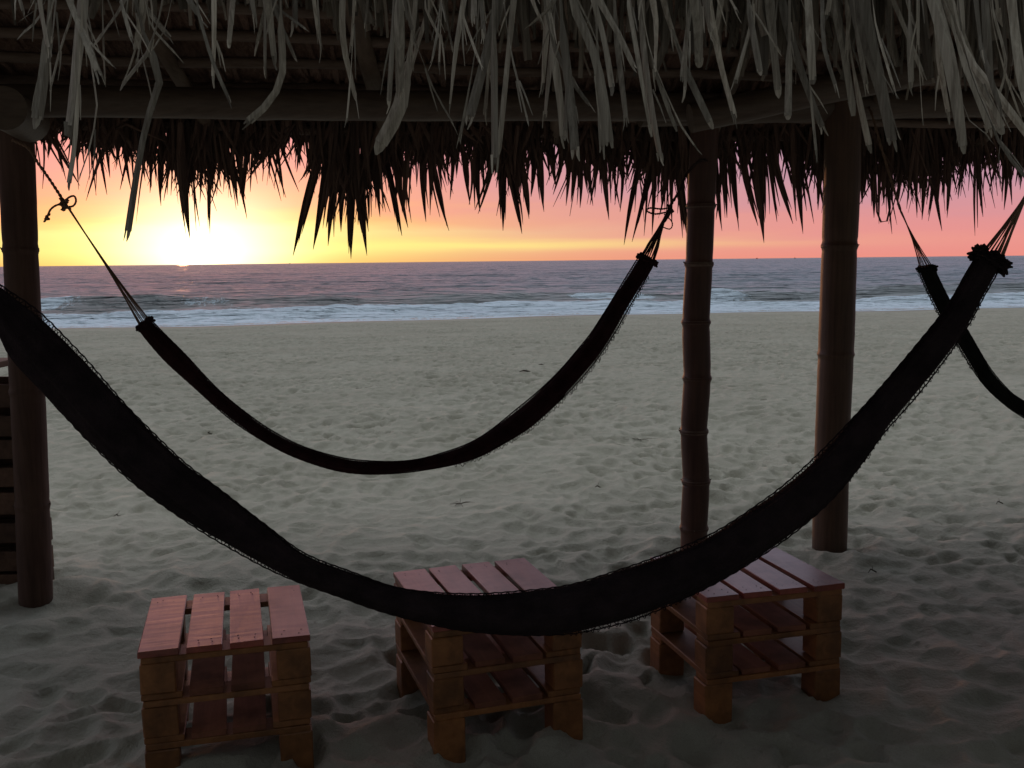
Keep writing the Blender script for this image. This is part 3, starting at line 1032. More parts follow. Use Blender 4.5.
# ---- near fringe: pale leaf strips at the top of the picture (traced)
NEAR = [
    [(38, -20), (41, 10), (48, 48), 8, 5], [(48, 38), (43, 80), (37, 119), 10, 8], [(57, -15), (52, 40), 4, 3], [(64, -15), (84, 36), (97, 71), 11, 6], [(71, 18), (60, 50), (52, 82), 4, 3],
    [(84, -10), (79, 41), (70, 126), 11, 11], [(77, 112), (74, 150), (69, 183), 8, 5], [(91, 66), (97, 105), (90, 146), (80, 176), 3, 2], [(127, -5), (100, 37), 6, 5], [(145, -20), (143, 10), (137, 42), 10, 8], [(138, 41), (129, 69), 5, 2], [(141, 38), (137, 62), 4, 3],
    [(146, 8), (166, 33), 6, 5], [(152, 28), (175, 53), 3, 2], [(163, 33), (149, 55), 2, 1.5], [(148, 52), (126, 80), 6, 5], [(152, 57), (160, 60), (160, 80), (148, 118), (139, 160), (128, 231), 7, 6], [(143, 60), (148, 80), (152, 98), 2, 1.5], [(90, 42), (110, 63), 3, 2],
    [(122, 6), (131, 37), 3.5, 3], [(38, 20), (24, 32), 4, 3], [(45, 3), (25, 17), 2, 1], [(19, -5), (23, 11), 4, 3], [(103, 30), (104, 60), (105, 80), 3, 3], [(96, 60), (103, 78), 3, 2],
    [(186, -8), (198, 14), 8, 5], [(198, 12), (213, 62), (229, 99), 3, 3], [(214, -20), (214, 40), (213, 76), 7, 4], [(234, -15), (229, 43), 6, 4], [(251, -8), (255, 18), 6, 5], [(264, -10), (267, 13), 7, 4], [(269, 8), (274, 56), 13, 6], [(265, 28), (265, 70), 4, 4], [(272, -5), (280, 22), (295, 58), 6, 3],
    [(281, 30), (282, 76), (268, 103), (249, 121), 3, 7], [(295, -15), (295, 24), 5, 6], [(278, 8), (303, 27), 3, 3], [(264, 14), (257, 44), 5, 4], [(313, -10), (318, 34), 6, 3], [(318, 10), (321, 51), 3, 2], [(343, -20), (343, 39), (355, 96), 8, 4], [(350, 84), (347, 118), 3, 2], [(355, -10), (351, 46), 6, 3],
    [(369, -15), (365, 26), 3, 3], [(401, -8), (404, 11), 5, 5], [(395, -10), (393, 30), (389, 101), 3.5, 4], [(399, 10), (400, 92), 9, 8], [(427, 14), (416, 50), (404, 92), 6, 6], [(404, 86), (398, 112), (381, 143), 13, 13], [(405, 3), (414, 42), 4, 2], [(435, -15), (428, 16), 10, 7], [(428, 14), (442, 42), 5, 2],
    [(437, 35), (433, 56), 3, 2], [(440, 45), (439, 62), 3, 2], [(443, 3), (452, 46), 3, 2], [(466, -15), (456, 49), (450, 104), 11, 2], [(465, 22), (478, 58), 4, 3], [(474, -10), (474, 17), 6, 5], [(480, -10), (484, 32), 7, 4], [(504, -20), (486, 55), (470, 116), 11, 7], [(466, 108), (460, 137), 5, 4], [(490, 54), (485, 112), 3, 4],
    [(515, -15), (506, 78), (499, 150), 6, 4], [(494, 56), (495, 158), 10, 9], [(512, 57), (527, 118), 3, 2.5], [(548, -15), (547, 20), (543, 83), 17, 4], [(553, 36), (545, 114), 9, 5], [(529, -10), (540, 18), 8, 4], [(556, -4), (536, 20), 7, 3], [(553, 50), (560, 100), (563, 136), 6, 6], [(434, 90), (452, 122), 2.5, 2],
    [(555, 50), (567, 80), (565, 130), 4, 4], [(566, 73), (588, 103), 3.5, 3], [(563, 36), (570, 90), (575, 150), 8, 8], [(573, 5), (597, 64), (609, 142), 9, 8], [(590, -15), (604, 39), (612, 87), 8, 6], [(595, -10), (618, 33), (633, 65), 11, 5], [(616, 30), (619, 60), (626, 118), 10, 4], [(598, 66), (602, 146), 8, 5],
    [(640, -20), (643, 38), 8, 6], [(650, -15), (656, 20), (655, 72), 12, 3], [(629, 5), (640, 70), (650, 128), 9, 5], [(642, 35), (650, 100), (660, 156), 8, 7], [(655, 70), (664, 98), (675, 126), 3.5, 3.5], [(661, -10), (672, 30), (683, 60), 7, 5], [(690, 10), (685, 50), (682, 77), 6, 4], [(686, 50), (685, 90), 4, 3],
    [(693, -15), (698, 20), (699, 62), 15, 12], [(704, -12), (711, 32), 8, 5], [(723, -15), (716, 34), 9, 4], [(714, 30), (722, 70), (734, 114), 9, 5], [(684, 66), (695, 90), (710, 122), 7, 7], [(676, 118), (694, 145), 3, 2], [(728, -8), (736, 10), 6, 3],
    [(742, -12), (760, 20), (777, 48), 8, 4], [(768, -20), (773, 39), (778, 90), 11, 7], [(749, 10), (760, 72), 5, 5], [(748, 36), (736, 80), 4, 4], [(780, -10), (790, 35), (806, 85), (822, 127), 12, 7], [(808, -5), (813, 80), 10, 7], [(798, -10), (812, 25), (824, 46), 2, 1], [(822, -10), (824, 45), (835, 84), 5, 3], [(832, -15), (827, 15), 7, 4],
    [(831, -10), (842, 40), (852, 104), 9, 7], [(850, -12), (847, 50), 5, 4], [(855, -20), (866, 35), (881, 88), (892, 141), 22, 8], [(858, 40), (862, 60), (866, 84), 3, 6], [(877, 30), (893, 85), 3.5, 3], [(884, 85), (898, 134), 3, 2], [(857, 90), (869, 145), 7, 6], [(812, 110), (816, 150), 5, 3], [(789, 60), (788, 116), 7, 6],
    [(888, -15), (906, 31), (922, 72), 9, 4], [(905, -8), (911, 16), 10, 4], [(918, -15), (918, 45), 3, 3], [(910, 40), (911, 82), 8, 6], [(920, 78), (922, 112), 3, 1.5], [(930, -15), (945, 40), (955, 90), (963, 146), 17, 9], [(948, 0), (962, 40), (980, 85), (1000, 128), 9, 8], [(971, 62), (998, 96), (1030, 138), 5, 6],
    [(963, 60), (978, 95), (990, 128), 10, 9], [(984, -12), (990, 80), 9, 8], [(995, -14), (998, 12), 10, 8], [(994, 15), (1006, 62), (1000, 92), 6, 5], [(1010, -14), (1018, 55), (1024, 90), 12, 9], [(951, 96), (957, 128), 4, 4], [(969, 120), (986, 134), 2, 2], [(1004, 122), (999, 150), (1000, 180), 3, 2],
    [(985, 60), (1000, 108), 5, 4], [(1004, 70), (1020, 116), 3, 2], [(1000, 145), (1028, 180), 4, 4], [(975, -15), (981, 50), 6, 4], [(939, 60), (948, 112), 8, 6], [(960, -12), (963, 60), 7, 6],
]
nf = MB()
for it in NEAR:
    pts = it[:-2]
    w0, w1 = it[-2], it[-1]
    D = 1.62 + rnd.uniform(-.12, .12)
    lead = False
    ytop = pts[0][1]
    if pts[0][1] <= 0:       # keeps on up to the eave, above the picture
        dx, dy = pts[1][0] - pts[0][0], pts[1][1] - pts[0][1]
        k = 120.0 / max(dy, 12)
        pts = [(pts[0][0] - max(-60, min(60, dx * k)) * .6, pts[0][1] - 100)] + list(pts)
    else:                    # hangs from a broken fold: tie it into the thatch behind
        dx, dy = pts[1][0] - pts[0][0], pts[1][1] - pts[0][1]
        k = max(-.5, min(.5, dx / max(abs(dy), 4)))
        stub = len(pts)
        pts = [(pts[0][0] - k * (pts[0][1] + 90) * .4, -90), (pts[0][0] - k * pts[0][1] * .5, pts[0][1] * .4 - 12), (pts[0][0] - k * 6, pts[0][1] - 9)] + list(pts)
        lead = True
    n = 12
    sp = smooth_path([(a, b) for a, b in pts], n)
    v3 = []
    ws = []
    dd = rnd.uniform(-.05, .05)
    wob = rnd.uniform(0, 6)
    wk = 1.0 * rnd.uniform(.8, 1.2)
    for i in range(n):
        t = i / (n - 1)
        v3.append(P(sp[i][0], sp[i][1], D + dd * t + 0.006 * math.sin(t * 7 + wob)))
        w = w0 + (w1 - w0) * t
        w *= 1 + 0.10 * math.sin(t * 11 + wob)
        if lead and sp[i][1] < ytop:
            w *= max(.35, 1 - (ytop - sp[i][1]) / 25)
        ws.append(w / FW * D * wk)
    nf.ribbon(v3, ws, (1, rnd.uniform(-.55, .55), 0), rnd.uniform(.2, .6), curl=rnd.uniform(-.6, .6))
    # split tip: the strip frays into narrower prongs and loose fibres
    m_ = rnd.randint(1, 3)
    e = v3[-1]
    d = (v3[-1] - v3[-3]).normalized()
    for q in range(m_):
        off = Vector(((q - (m_ - 1) / 2) / m_ * ws[-1], 0, 0))
        ln = rnd.uniform(.006, .028)
        sdv = Vector((rnd.uniform(-.25, .25) * ln, 0, 0))
        nf.ribbon([e + off - d * .006, e + off + d * ln * .5 + sdv * .3, e + off + d * ln + sdv], [ws[-1] / m_ * .95, ws[-1] / m_ * .7, ws[-1] / m_ * rnd.uniform(.1, .5)], (1, rnd.uniform(-.4, .4), 0), .2)
    for q in range(rnd.randint(0, 2)):      # fibres peeling off the side
        i0 = rnd.randint(4, n - 3)
        o0 = Vector((rnd.choice((-.5, .5)) * ws[i0], 0, 0))
        ln = rnd.uniform(.03, .10)
        dv = (v3[i0 + 1] - v3[i0 - 1]).normalized()
        sx_ = math.copysign(rnd.uniform(.05, .35), o0.x) * ln
        nf.ribbon([v3[i0] + o0, v3[i0] + o0 + dv * ln * .5 + Vector((sx_ * .6, 0, 0)), v3[i0] + o0 + dv * ln + Vector((sx_, 0, 0))], [.0035, .003, .001], (1, rnd.uniform(-.5, .5), 0), .2)
nb_ = MB()
# fill between: untraced strips further back, denser to the right, and the layer above the picture
for k in range(980):
    x = rnd.uniform(-260, 1290)
    dens = 0.10 + 0.9 * min(1, max(0, (x - 300) / 330))
    ytip = rnd.uniform(-15, 30) + 62 * dens * rnd.random() + (18 if x > 900 else 0)
    if rnd.random() > dens + 0.15:
        ytip = rnd.uniform(-60, 12)
    D = rnd.uniform(1.74, 2.02)
    w = rnd.choice((rnd.uniform(1.5, 5), rnd.uniform(3, 7), rnd.uniform(6, 13)))
    leaf = smooth_path([(x + rnd.gauss(0, 12), -150), (x, ytip - 50), (x + rnd.gauss(2, 7), ytip)], 8)
    nb_.ribbon([P(a, b, D) for a, b in leaf], [w * (1 - .35 * i / 7) / FW * D for i in range(8)], (1, rnd.uniform(-.6, .6), 0), rnd.uniform(.2, .6), curl=rnd.uniform(-.6, .6))
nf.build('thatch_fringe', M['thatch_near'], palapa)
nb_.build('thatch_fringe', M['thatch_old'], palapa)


# ------------------------------------------------------------------ hammocks
def hammock(label, upper, lower, Dl, Dr, mat, fold=0.09, n=150, K=44, flat=0.72, seed=1, net_w=(1.5, 6), picot=((0, 1),), picot_px=3.0, cord_r=0.0011, ends=()):
    """upper / lower: traced edges in pixels, left to right. ends: list of dicts for the gathered ends"""
    rr = random.Random(seed)
    U = smooth_path(upper, n)
    L = smooth_path(lower, n)
    mid = (U + L) / 2
    root = thing('hammock', label, 'hammock', P(mid[n // 2][0], mid[n // 2][1], (Dl + Dr) / 2), 'net hammocks slung under the palm thatch shelter')
    Dt = lambda t: Dl + (Dr - Dl) * t
    # loose net over the edges is drawn separately, so pull the solid bed in a little
    C = []
    A = []
    for i in range(n):
        t = i / (n - 1)
        D = Dt(t)
        u = P(U[i][0], U[i][1], D)
        l = P(L[i][0], L[i][1], D)
        C.append((u + l) / 2)
        A.append((u - l) / 2)
    bed = MB()
    vs = []
    ph = [rr.uniform(0, 6.28) for _ in range(6)]
    T = []
    for i in range(n):
        tg = (C[min(i + 1, n - 1)] - C[max(i - 1, 0)]).normalized()
        T.append(tg)
    Bv = []
    for i in range(n):
        a = A[i]
        b = T[i].cross(a).normalized() * a.length * flat
        Bv.append(b)
        t = i / (n - 1)
        for k in range(K):
            th = 2 * math.pi * k / K
            f = 1 - fold * 0.6 + fold * (0.6 * math.sin(5 * th + ph[0] + 3.0 * t) + 0.55 * math.sin(9 * th + ph[1] - 4.5 * t) + 0.5 * math.sin(14 * th + ph[2] + 7 * t))
            f += 0.022 * math.sin(t * 60 + ph[3] + 2 * math.sin(th)) * math.sin(th * 3 + ph[4]) + rr.uniform(-.008, .008)
            hole = 0.38 + 0.75 * math.sin(t * 31 + ph[4] + 2 * math.sin(th)) * math.sin(t * 13 + ph[5])
            f *= 1 - 0.17 * min(1, max(0, hole)) * abs(math.sin(th)) ** 4
            vs.append(C[i] + (a * math.sin(th) + b * math.cos(th)) * f * 0.96)
    fs = []
    for i in range(n - 1):
        for k in range(K):
            k2 = (k + 1) % K
            fs.append([i * K + k, i * K + k2, (i + 1) * K + k2, (i + 1) * K + k])
    fs.append(list(range(K))[::-1])
    fs.append([(n - 1) * K + k for k in range(K)])
    bed.add(vs, fs, True)
    bed.build('bed', mat, root)
    # loose net cords along both edges
    net = MB()
    for sgn in (1, -1):
        for row in range(3):
            line = []
            m = n * 5
            for j in range(m):
                t = j / (m - 1)
                f = t * (n - 1)
                i = min(int(f), n - 2)
                g = f - i
                c = C[i].lerp(C[i + 1], g)
                a = A[i].lerp(A[i + 1], g)
                b = Bv[i].lerp(Bv[i + 1], g)
                if row == 2:            # edge cord
                    rad_ = .985 + .012 * math.sin(t * 70 + ph[2]) * math.sin(t * 23 + ph[0])
                else:                   # net strands crossing between the bed and the edge cord
                    rad_ = .88 + .10 * math.sin(j * (1.35 + .11 * row) + row * 2.2) + rr.uniform(-.02, .02)
                line.append(c + a * sgn * rad_ + b * (.05 * math.sin(j * .9 + row)))
            net.tube(line, cord_r * (1.7 if row == 2 else 1.0), 4 if row == 2 else 3, cap=False, smooth=False)
    # picot edging: small loops and threads hanging from the lower edge
    pk = net
    for (t0, t1) in picot:
        N = int((t1 - t0) * 230)
        for j in range(N):
            t = t0 + (t1 - t0) * (j + rr.uniform(-.3, .3)) / N
            t = min(1, max(0, t))
            f = t * (n - 1)
            i = min(int(f), n - 2)
            c = C[i].lerp(C[i + 1], f - i)
            a = A[i]
            e = c - a * 0.97
            h = picot_px * rr.uniform(.5, 1.3) / FW * Dt(t)
            d = (-a.normalized() * .8 + Vector((0, 0, -.5))).normalized()
            s = T[i] * h * .45
            pk.tube([e - s, e + d * h * .7 - s * .7, e + d * h, e + d * h * .7 + s * .7, e + s], cord_r * 1.15, 3, cap=False, smooth=False)
    net.build('edge_netting', mat, root)
    # gathered ends: ruffle of loops, fan of cords
    for e in ends:
        i = 0 if e['at'] == 0 else n - 1
        sg = -1 if e['at'] == 0 else 1
        c = C[i]
        a = A[i]
        b = Bv[i]
        tg = T[i] * sg
        D = Dt(e['at'])
        rad = e['ruffle'] / FW * D
        rf = MB()
        for q in range(e.get('loops', 90)):
            an = rr.uniform(0, 6.283)
            r1 = a.length * rr.uniform(.55, 1.0)
            dirv = (a.normalized() * math.sin(an) + b.normalized() * math.cos(an))
            st = c + dirv * r1 - tg * rr.uniform(0.0, .5) * rad
            h = rad * rr.uniform(.35, .85)
            o1 = (dirv * rr.uniform(.3, 1) + tg * rr.uniform(-.5, .6) + Vector((0, 0, -.15))).normalized()
            sd_ = dirv.cross(tg) * h * rr.uniform(.3, .6)
            rf.tube([st - sd_ * .4, st + o1 * h * .6 - sd_, st + o1 * h, st + o1 * h * .6 + sd_, st + sd_ * .4], rr.uniform(2.4, 4.0) * cord_r, 5, cap=False, smooth=False)
        rf.tube([c - tg * rad * .5, c, c + tg * rad * .25], [a.length, a.length * .95, a.length * .5], 14)
        rf.build('gathered_end', mat, root)
        # cords
        apex = e['apex']
        cm = e.get('cord_mat', M['rope'])
        cd = MB()
        nc = e.get('cords', 14)
        for q in range(nc):
            an = 6.283 * q / nc
            st = c + (a.normalized() * math.sin(an) + b.normalized() * math.cos(an)) * a.length * e.get('spread', .75)
            ap = apex + Vector([rr.uniform(-1, 1) * .004 for _ in range(3)])
            mids = [st.lerp(ap, k) + Vector([rr.uniform(-1, 1) * .004 for _ in range(3)]) * (1 - k) for k in (.25, .5, .75)]
            # bow inwards: cords pinch together before the apex
            ax = [c.lerp(apex, k) for k in (.25, .5, .75)]
            pin = e.get('pinch', (.1, .35, .6))
            mids = [m_.lerp(x_, p_) for m_, x_, p_ in zip(mids, ax, pin)]
            cd.tube([st] + mids + [ap], e.get('cord_r', .0016), 5, cap=False)
        cd.build('suspension_cord', cm, root)
        rp = MB()
        for path, r in e.get('ropes', ()):
            sp = smooth_path(path, max(14, int(len(path) * 9)))
            if e.get('twist', True) and r > .002:
                # two strands laid round one another
                for w_ in (0, math.pi):
                    pts = []
                    for k in range(len(sp)):
                        p_ = Vector(sp[k])
                        t_ = Vector(sp[min(k + 1, len(sp) - 1)] - sp[max(k - 1, 0)]).normalized()
                        o_ = t_.orthogonal().normalized()
                        o2 = t_.cross(o_)
                        pts.append(p_ + (o_ * math.cos(k * 1.3 + w_) + o2 * math.sin(k * 1.3 + w_)) * r * .55)
                    rp.tube(pts, r * .72, 6)
            else:
                rp.tube([Vector(q) for q in sp], r, 6)
        if len(rp.v):
            rp.build('rope', cm, root)
    return root


# big near hammock
UB = [(-26, 262), (0, 284), (40, 312), (78, 350), (108, 384), (141, 420), (186, 463), (229, 496), (264, 523), (303, 552), (350, 571), (397, 587), (451, 593), (505, 592), (560, 586), (605, 574),
      (660, 555), (710, 534), (759, 503), (789, 480), (823, 449), (855, 415), (883, 384), (915, 346), (944, 310), (966, 273), (980, 250)]
LB = [(-36, 282), (-16, 312), (0, 337), (14, 361), (47, 396), (94, 448), (141, 490), (188, 523), (225, 546), (263, 567), (302, 584), (342, 598), (385, 613), (432, 625), (463, 631), (510, 635), (560, 635), (587, 632),
      (628, 622), (657, 611), (705, 589), (750, 564), (796, 532), (832, 500), (862, 464), (883, 435), (905, 410), (927, 384), (962, 336), (986, 294), (1003, 264)]
DL, DR_ = 2.02, 2.16
ra = P(1052, 150, DR_ + .01)
la = P(-75, 195, DL + .01)
beam_r = Vector((1.78, 2.17 * SD, 2.40))
beam_l = Vector((-1.88, 2.13 * SD, 2.40))
hammock('large black net hammock sagging across the foreground in front of the pallet stools', UB, LB, DL, DR_, M['net_black'], seed=3, net_w=(0, 1.8), picot=((.55, .66), (.80, .97)), picot_px=2.6,
        ends=[dict(at=0, ruffle=20, apex=la, cords=16, cord_r=.0018, ropes=[([la, la.lerp(beam_l, .5), beam_l + Vector((0, -.07, 0)), beam_l + Vector((0, 0, .08)), beam_l + Vector((0, .08, 0)), beam_l + Vector((0, 0, -.08)), la], .005)]),
              dict(at=1, ruffle=12, apex=ra, cords=18, cord_r=.0018, loops=170, pinch=(.35, .7, .85), ropes=[([ra, ra.lerp(beam_r, .5), beam_r + Vector((0, -.07, 0)), beam_r + Vector((0, 0, .08)), beam_r + Vector((0, .08, 0)), beam_r + Vector((0, 0, -.08)), ra], .005)])])

# middle-distance hammock between the left and the middle post
U2 = [(150, 318), (157, 326), (187, 356), (220, 391), (262, 424), (300, 445), (340, 457), (373, 461), (412, 460), (451, 450), (480, 437), (508, 416), (550, 380), (583, 343), (600, 319), (618, 290), (629, 272), (640, 254)]
L2 = [(138, 326), (142, 334), (164, 360), (197, 390), (235, 423), (281, 451), (319, 466), (350, 473), (389, 474), (432, 469), (471, 460), (500, 446), (533, 425), (571, 390), (595, 362), (613, 336), (632, 303), (655, 263)]
kn = P(65, 203, 3.78)
post_l = P(28, 146, 3.78)
ap2 = P(670, 206, 4.34)
hammock('dark maroon net hammock strung from the left post to the ringed middle post', U2, L2, 3.80, 4.34, M['net_maroon'], seed=8, net_w=(0, 1.2), picot=((.56, .98),), picot_px=3.4, cord_r=.0018, n=130,
        ends=[dict(at=0, ruffle=5, apex=kn, cords=9, cord_r=.0024, cord_mat=M['rope'], pinch=(.35, .7, .85), loops=60,  # sunlight on these cords is put into the colour: lighter rope than the right end
                   ropes=[([kn, P(50, 180, 3.78), P(38, 163, 3.78), P(28, 148, 3.78), P(12, 140, 3.72)], .006),
                          ([P(60, 198, 3.77), P(66, 207, 3.76), P(62, 210, 3.76), P(68, 200, 3.77), P(60, 204, 3.76), P(71, 209, 3.77)], .006),
                          ([P(62, 205, 3.77), P(68, 198, 3.76), P(74, 196, 3.76), P(76, 201, 3.76), P(73, 206, 3.76), P(66, 207, 3.76)], .0042),
                          ([P(64, 204, 3.77), P(57, 205, 3.76), P(51, 209, 3.76), P(48, 215, 3.76), P(47, 218, 3.76), P(44, 222, 3.76)], .0042),
                          ([P(50, 214, 3.76), P(46, 217, 3.75), P(49, 219, 3.76), P(45, 219, 3.77)], .005)]),
              dict(at=1, ruffle=6, apex=ap2, cords=18, cord_r=.0032, cord_mat=M['rope_dark'], pinch=(.0, .25, .6), loops=70, spread=.8,
                   ropes=[([ap2, P(680, 190, 4.38), P(688, 172, 4.44), P(702, 160, 4.40), P(716, 166, 4.46)], .007),
                          ([P(668, 212, 4.34), P(655, 214, 4.33), P(647, 211, 4.33), P(650, 208, 4.33), P(662, 209, 4.33), P(672, 207, 4.34)], .0042),
                          ([P(664, 214, 4.34), P(672, 222, 4.33), P(670, 229, 4.33), P(660, 226, 4.33)], .003),
                          ([P(664, 222, 4.34), P(670, 212, 4.33), P(668, 205, 4.33), P(673, 212, 4.33)], .007)])])

# right hammock, leaves the picture at the right
U3 = [(934, 266), (940, 280), (951, 302), (968, 330), (989, 366), (1009, 390), (1024, 401), (1060, 424), (1110, 440), (1170, 438), (1230, 415), (1280, 370), (1325, 300)]
L3 = [(918, 268), (922, 280), (938, 313), (958, 346), (982, 383), (1006, 406), (1024, 418), (1058, 441), (1110, 459), (1175, 458), (1242, 434), (1296, 384), (1343, 308)]
ap3 = P(901, 212, 4.52)
up3 = P(868, 96, 4.55)
rt3 = P(1400, 215, 4.6)
hammock('dark narrow net hammock at right, hanging behind the big black one', U3, L3, 4.40, 4.55, M['net_green'], seed=14, net_w=(.2, 1.6), picot=((.0, .2),), picot_px=2, cord_r=.0017, n=110,
        ends=[dict(at=0, ruffle=5, apex=ap3, cords=12, cord_r=.0019, cord_mat=M['rope'], pinch=(.25, .6, .8), loops=60, ropes=[([ap3, P(885, 160, 4.53), P(872, 115, 4.56), P(866, 100, 4.72), P(872, 88, 4.75)], .006)]),
              dict(at=1, ruffle=5, apex=rt3, cords=12, cord_r=.0019, cord_mat=M['rope'], ropes=[([rt3, P(1440, 90, 4.85)], .006)])])
mb = MB()   # post that carries the far end of that hammock, outside the picture
q0 = P(1450, 90, 4.9)
mb.tube([(q0.x, q0.y, -.3), (q0.x, q0.y, 1), (q0.x, q0.y, q0.z + .02)], [.085, .082, .078], 16)
mb.build('post', M['bamboo'], palapa)


# ------------------------------------------------------------------ pallet stools
def stool(label, fit, top_z, seed):
    """fit: x, y, turn, width, depth"""
    rr = random.Random(seed)
    cx, cy, ang, w, d = fit
    c = Vector((cx, cy, top_z))
    gz = min(ground_z(c.x + a, c.y + b) for a in (-.2, .2) for b in (-.2, .2))
    root = thing('pallet_stool', label, 'stool', (c.x, c.y, 0), 'stools cut from stacked pallets')
    root.rotation_euler = (0, 0, ang)
    TB = 0.021      # board thickness
    LAY = 0.142

    def put(mb, name, mat):
        o = mb.build(name, mat, None)
        o.parent = root
        o.location = (0, 0, 0)
        return o
    bw = w / 4 - 0.024
    for lay in range(3):
        zt = top_z - lay * LAY
        # deck boards run front to back
        for k in range(4):
            xk = -w / 2 + w * (k + .5) / 4 + rr.uniform(-.003, .003)
            mb = MB()
            ext = 0.0 if lay == 0 else -0.008
            bwk = bw + (0.014 if k in (0, 3) else 0.0) + rr.uniform(-.003, .004)
            xk += (-.006 if k == 0 else .006 if k == 3 else 0) * (1 if lay == 0 else .3)
            mb.box((xk, rr.uniform(-.002, .002), zt - TB / 2), (bwk, d + ext + rr.uniform(-.004, .004), TB), Matrix.Rotation(rr.uniform(-.012, .012), 3, 'Z'), bevel=.0022, jit=.0012)
            if lay == 0:
                for yy in (-d / 2 + .035, -d / 2 + .060, d / 2 - .04, d / 2 - .06):
                    for q in range(2):
                        nx_ = xk + (q - .5) * bwk * rr.uniform(.3, .6)
                        yn = yy + rr.uniform(-.006, .006)
                        mb.tube([(nx_, yn, zt - .002), (nx_, yn, zt + .0004)], .0022, 7)
            ob = put(mb, 'deck_board', M['varnished'] if lay == 0 else M['block_wood'] if k in (0, 3) else M['dull_wood'])
            if lay == 0:
                ob.data.materials.append(M['twig'])
                for pl in ob.data.polygons:
                    if pl.index >= 26:
                        pl.material_index = 1
        # stringer boards run across, under the deck, at front and back
        for sy in (-1, 1):
            mb = MB()
            mb.box((0, sy * (d / 2 - .048), zt - TB - .0105), (w - .010, .094, .020), None, bevel=.002, jit=.0012)
            put(mb, 'stringer', M['block_wood'])
        # blocks at the corners
        zb = zt - TB - .021
        hb = LAY - TB - .022
        for sx in (-1, 1):
            for sy in (-1, 1):
                ho = hb
                if lay == 2:
                    ho = hb + max(0.0, zb - hb - gz) + 0.05
                mb = MB()
                mb.box((sx * (w / 2 - .053 + rr.uniform(-.001, .002)), sy * (d / 2 - .0495 + rr.uniform(-.001, .001)), zb - ho / 2 - .0005), (.106 + rr.uniform(-.002, .002), .098, ho), Matrix.Rotation(rr.uniform(-.012, .012), 3, 'Z'), bevel=.004, jit=.0015)
                put(mb, 'block', M['block_wood'])
        # side slats along the depth under the middle layers
        if lay in (0, 1):
            pass
    return root


stool('stool of stacked pallet wood, leftmost, its top shining pink from the sunset', (-.984, 3.298, .262, .52, .53), 0.408, 1)
stool('pallet wood stool in the middle, partly hidden behind the black hammock', (-.115, 3.508, .318, .527, .62), 0.422, 2)
stool('rightmost pallet wood stool, turned corner first, beside the middle bamboo post', (.874, 3.702, .261, .543, .505), 0.422, 3)

# ------------------------------------------------------------------ pallet counter behind the left post
pc = thing('pallet_counter', 'dark slatted bar counter of pallet boards behind the left post', 'counter', P(-60, 595, 4.1))
cz = 1.12
x1 = P(44, 585, 4.12).x
x0 = x1 - 1.5
yy0 = 4.12 * SD
z = -0.04
k = 0
while z < cz - .06:
    hgt = rnd.choice((.095, .10, .11))
    mb = MB()
    mb.box(((x0 + x1) / 2 + rnd.uniform(-.008, .008), yy0 + .011, z + hgt / 2), (x1 - x0, .022, hgt), None, bevel=.002)
    mb.build('slat', M['old_wood'], pc)
    mb = MB()
    mb.box(((x0 + x1) / 2 - rnd.uniform(.005, .02), yy0 + .135, z + hgt * .35), (x1 - x0, .022, hgt * 1.15), None, bevel=.002)
    mb.build('slat', M['old_wood'], pc)
    z += hgt + rnd.choice((.018, .03, .045))
mb = MB()
mb.box(((x0 + x1) / 2 - .03, yy0 + .16, cz / 2 - .04), (x1 - x0 - .05, .020, cz - .06), None, bevel=.002)
mb.build('back_panel', M['old_wood'], pc)
for X_ in (x0 + .06, (x0 + x1) / 2, x1 - .075):
    mb = MB()
    mb.box((X_, yy0 + .073, cz / 2 - .05), (.09, .09, cz - .03), None, bevel=.003)
    mb.build('upright', M['old_wood'], pc)
mb = MB()
mb.box(((x0 + x1) / 2 - .06, yy0 + .07, cz + .008), (x1 - x0 - .13, .24, .03), None, bevel=.003)
mb.build('counter_top', M['old_wood'], pc)

# ------------------------------------------------------------------ small things on the sand
for (px, py, ln, lab) in ((525, 373, .16, 'dark driftwood scrap lying alone on the open sand between the hammocks'), (598, 492, .05, 'small dark wood chip on the sand above the middle stool'),
                          (1000, 506, .05, 'small dark wood chip on the sand near the right edge'), (208, 432, .07, 'small twig on the sand under the maroon hammock'), (117, 520, .04, 'small dark pebble-like chip near the left post'),
                          (541, 361, .10, 'thin twig just beyond the driftwood scrap on the open sand'), (873, 575, .05, 'small twig on the sand right of the right post')):
    c = PZ(px, py, 0)
    gz = ground_z(c.x, c.y)
    mb = MB()
    mb.tube([c + Vector((-ln / 2, 0, gz + .004)), c + Vector((-ln * .1, .02, gz + .016)), c + Vector((ln * .25, -.01, gz + .010)), c + Vector((ln / 2, .02, gz + .003))], [ln * .03, ln * .075, ln * .07, ln * .02], 7, jit=.2)
    mb.tube([c + Vector((0, 0, gz + .012)), c + Vector((ln * .15, .04, gz + .03))], [ln * .04, ln * .015], 5)
    o = mb.build('driftwood' if ln > .08 else 'twig', M['twig'], None, origin=(c.x, c.y, gz))
    tag(o, lab, 'driftwood' if ln > .08 else 'twig', 'wood scraps scattered on the sand')

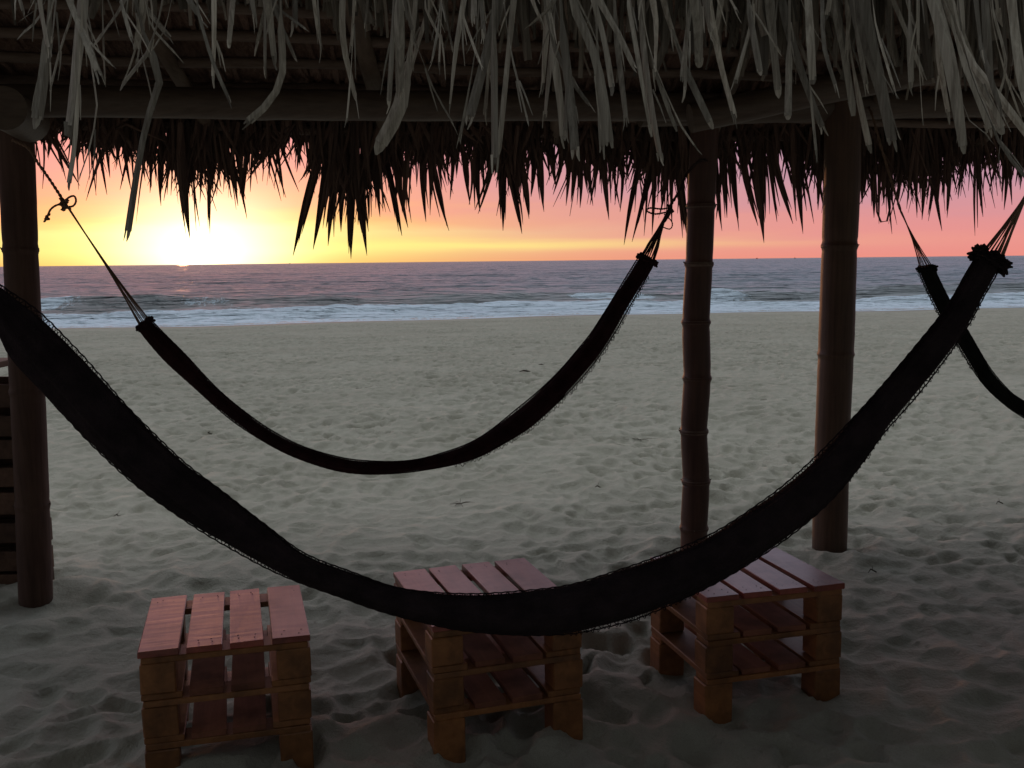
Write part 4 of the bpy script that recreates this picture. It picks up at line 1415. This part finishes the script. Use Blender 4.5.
# sparse dry creeper sprigs on the open sand
for (px, py, s, lab) in ((760, 400, .22, 'sparse dry sprig on the sand between middle and right post'), (640, 440, .16, 'faint dry sprig on the sand left of the middle post'),
                         (360, 385, .2, 'sparse dry sprig on the sand above the sag of the maroon hammock'), (460, 505, .12, 'small dry sprig on the sand between the two hammocks')):
    c = PZ(px, py, 0)
    gz = ground_z(c.x, c.y)
    mb = MB()
    for q in range(12):
        an = rnd.uniform(0, 6.28)
        l = s * rnd.uniform(.4, 1)
        d = Vector((math.cos(an), math.sin(an), 0))
        mb.tube([c + Vector((0, 0, gz)), c + d * l * .5 + Vector((0, 0, gz + l * .10)), c + d * l + Vector((0, 0, gz + l * rnd.uniform(.02, .16)))], [.0018, .0014, .0008], 4)
    o = mb.build('dry_sprig', M['twig'], None, origin=(c.x, c.y, gz))
    tag(o, lab, 'plant', 'dry sprigs on the sand')

# far boats on the horizon
for (px, D, s, lab) in ((757, 4200, 1.0, 'tiny fishing boat on the horizon just right of the middle post'), (795, 4600, 1.0, 'tiny fishing boat on the horizon next to the right post'),
                        (290, 5200, .9, 'tiny boat on the horizon right of the setting sun')):
    c = P(px, 261 - (px - 512) * math.tan(R(.62)), D)
    c.z = SEA_Z
    rt = thing('fishing_boat', lab, 'boat', c, 'tiny boats on the horizon')
    m_dark = M['twig']
    mb = MB()
    Lb, Wb, Hb = 11 * s, 3 * s, 2.0 * s
    vs = []
    for i in range(9):
        t = i / 8
        hw = Wb / 2 * math.sin(math.pi * min(1, .18 + t * .82)) ** .6 if t < 1 else .05
        x = -Lb / 2 + Lb * t
        sh = Hb + .8 * s * (2 * t - 1) ** 2
        vs += [c + Vector((x, -hw, sh)), c + Vector((x, -hw * .6, -.3)), c + Vector((x, hw * .6, -.3)), c + Vector((x, hw, sh))]
    fs = []
    for i in range(8):
        for k in range(3):
            fs.append([4 * i + k, 4 * i + k + 1, 4 * i + k + 5, 4 * i + k + 4])
        fs.append([4 * i + 3, 4 * i, 4 * i + 4, 4 * i + 7])
    fs += [[0, 1, 2, 3], [35, 34, 33, 32]]
    mb.add(vs, fs)
    mb.build('hull', m_dark, rt)
    mb = MB()
    mb.box(c + Vector((-1.5 * s, 0, Hb + 1.1 * s)), (3 * s, 2 * s, 2.4 * s), None, bevel=.1)
    mb.build('cabin', m_dark, rt)
    mb = MB()
    mb.tube([c + Vector((.5 * s, 0, Hb)), c + Vector((.5 * s, 0, Hb + 7 * s))], .22 * s, 6)
    mb.build('mast', m_dark, rt)
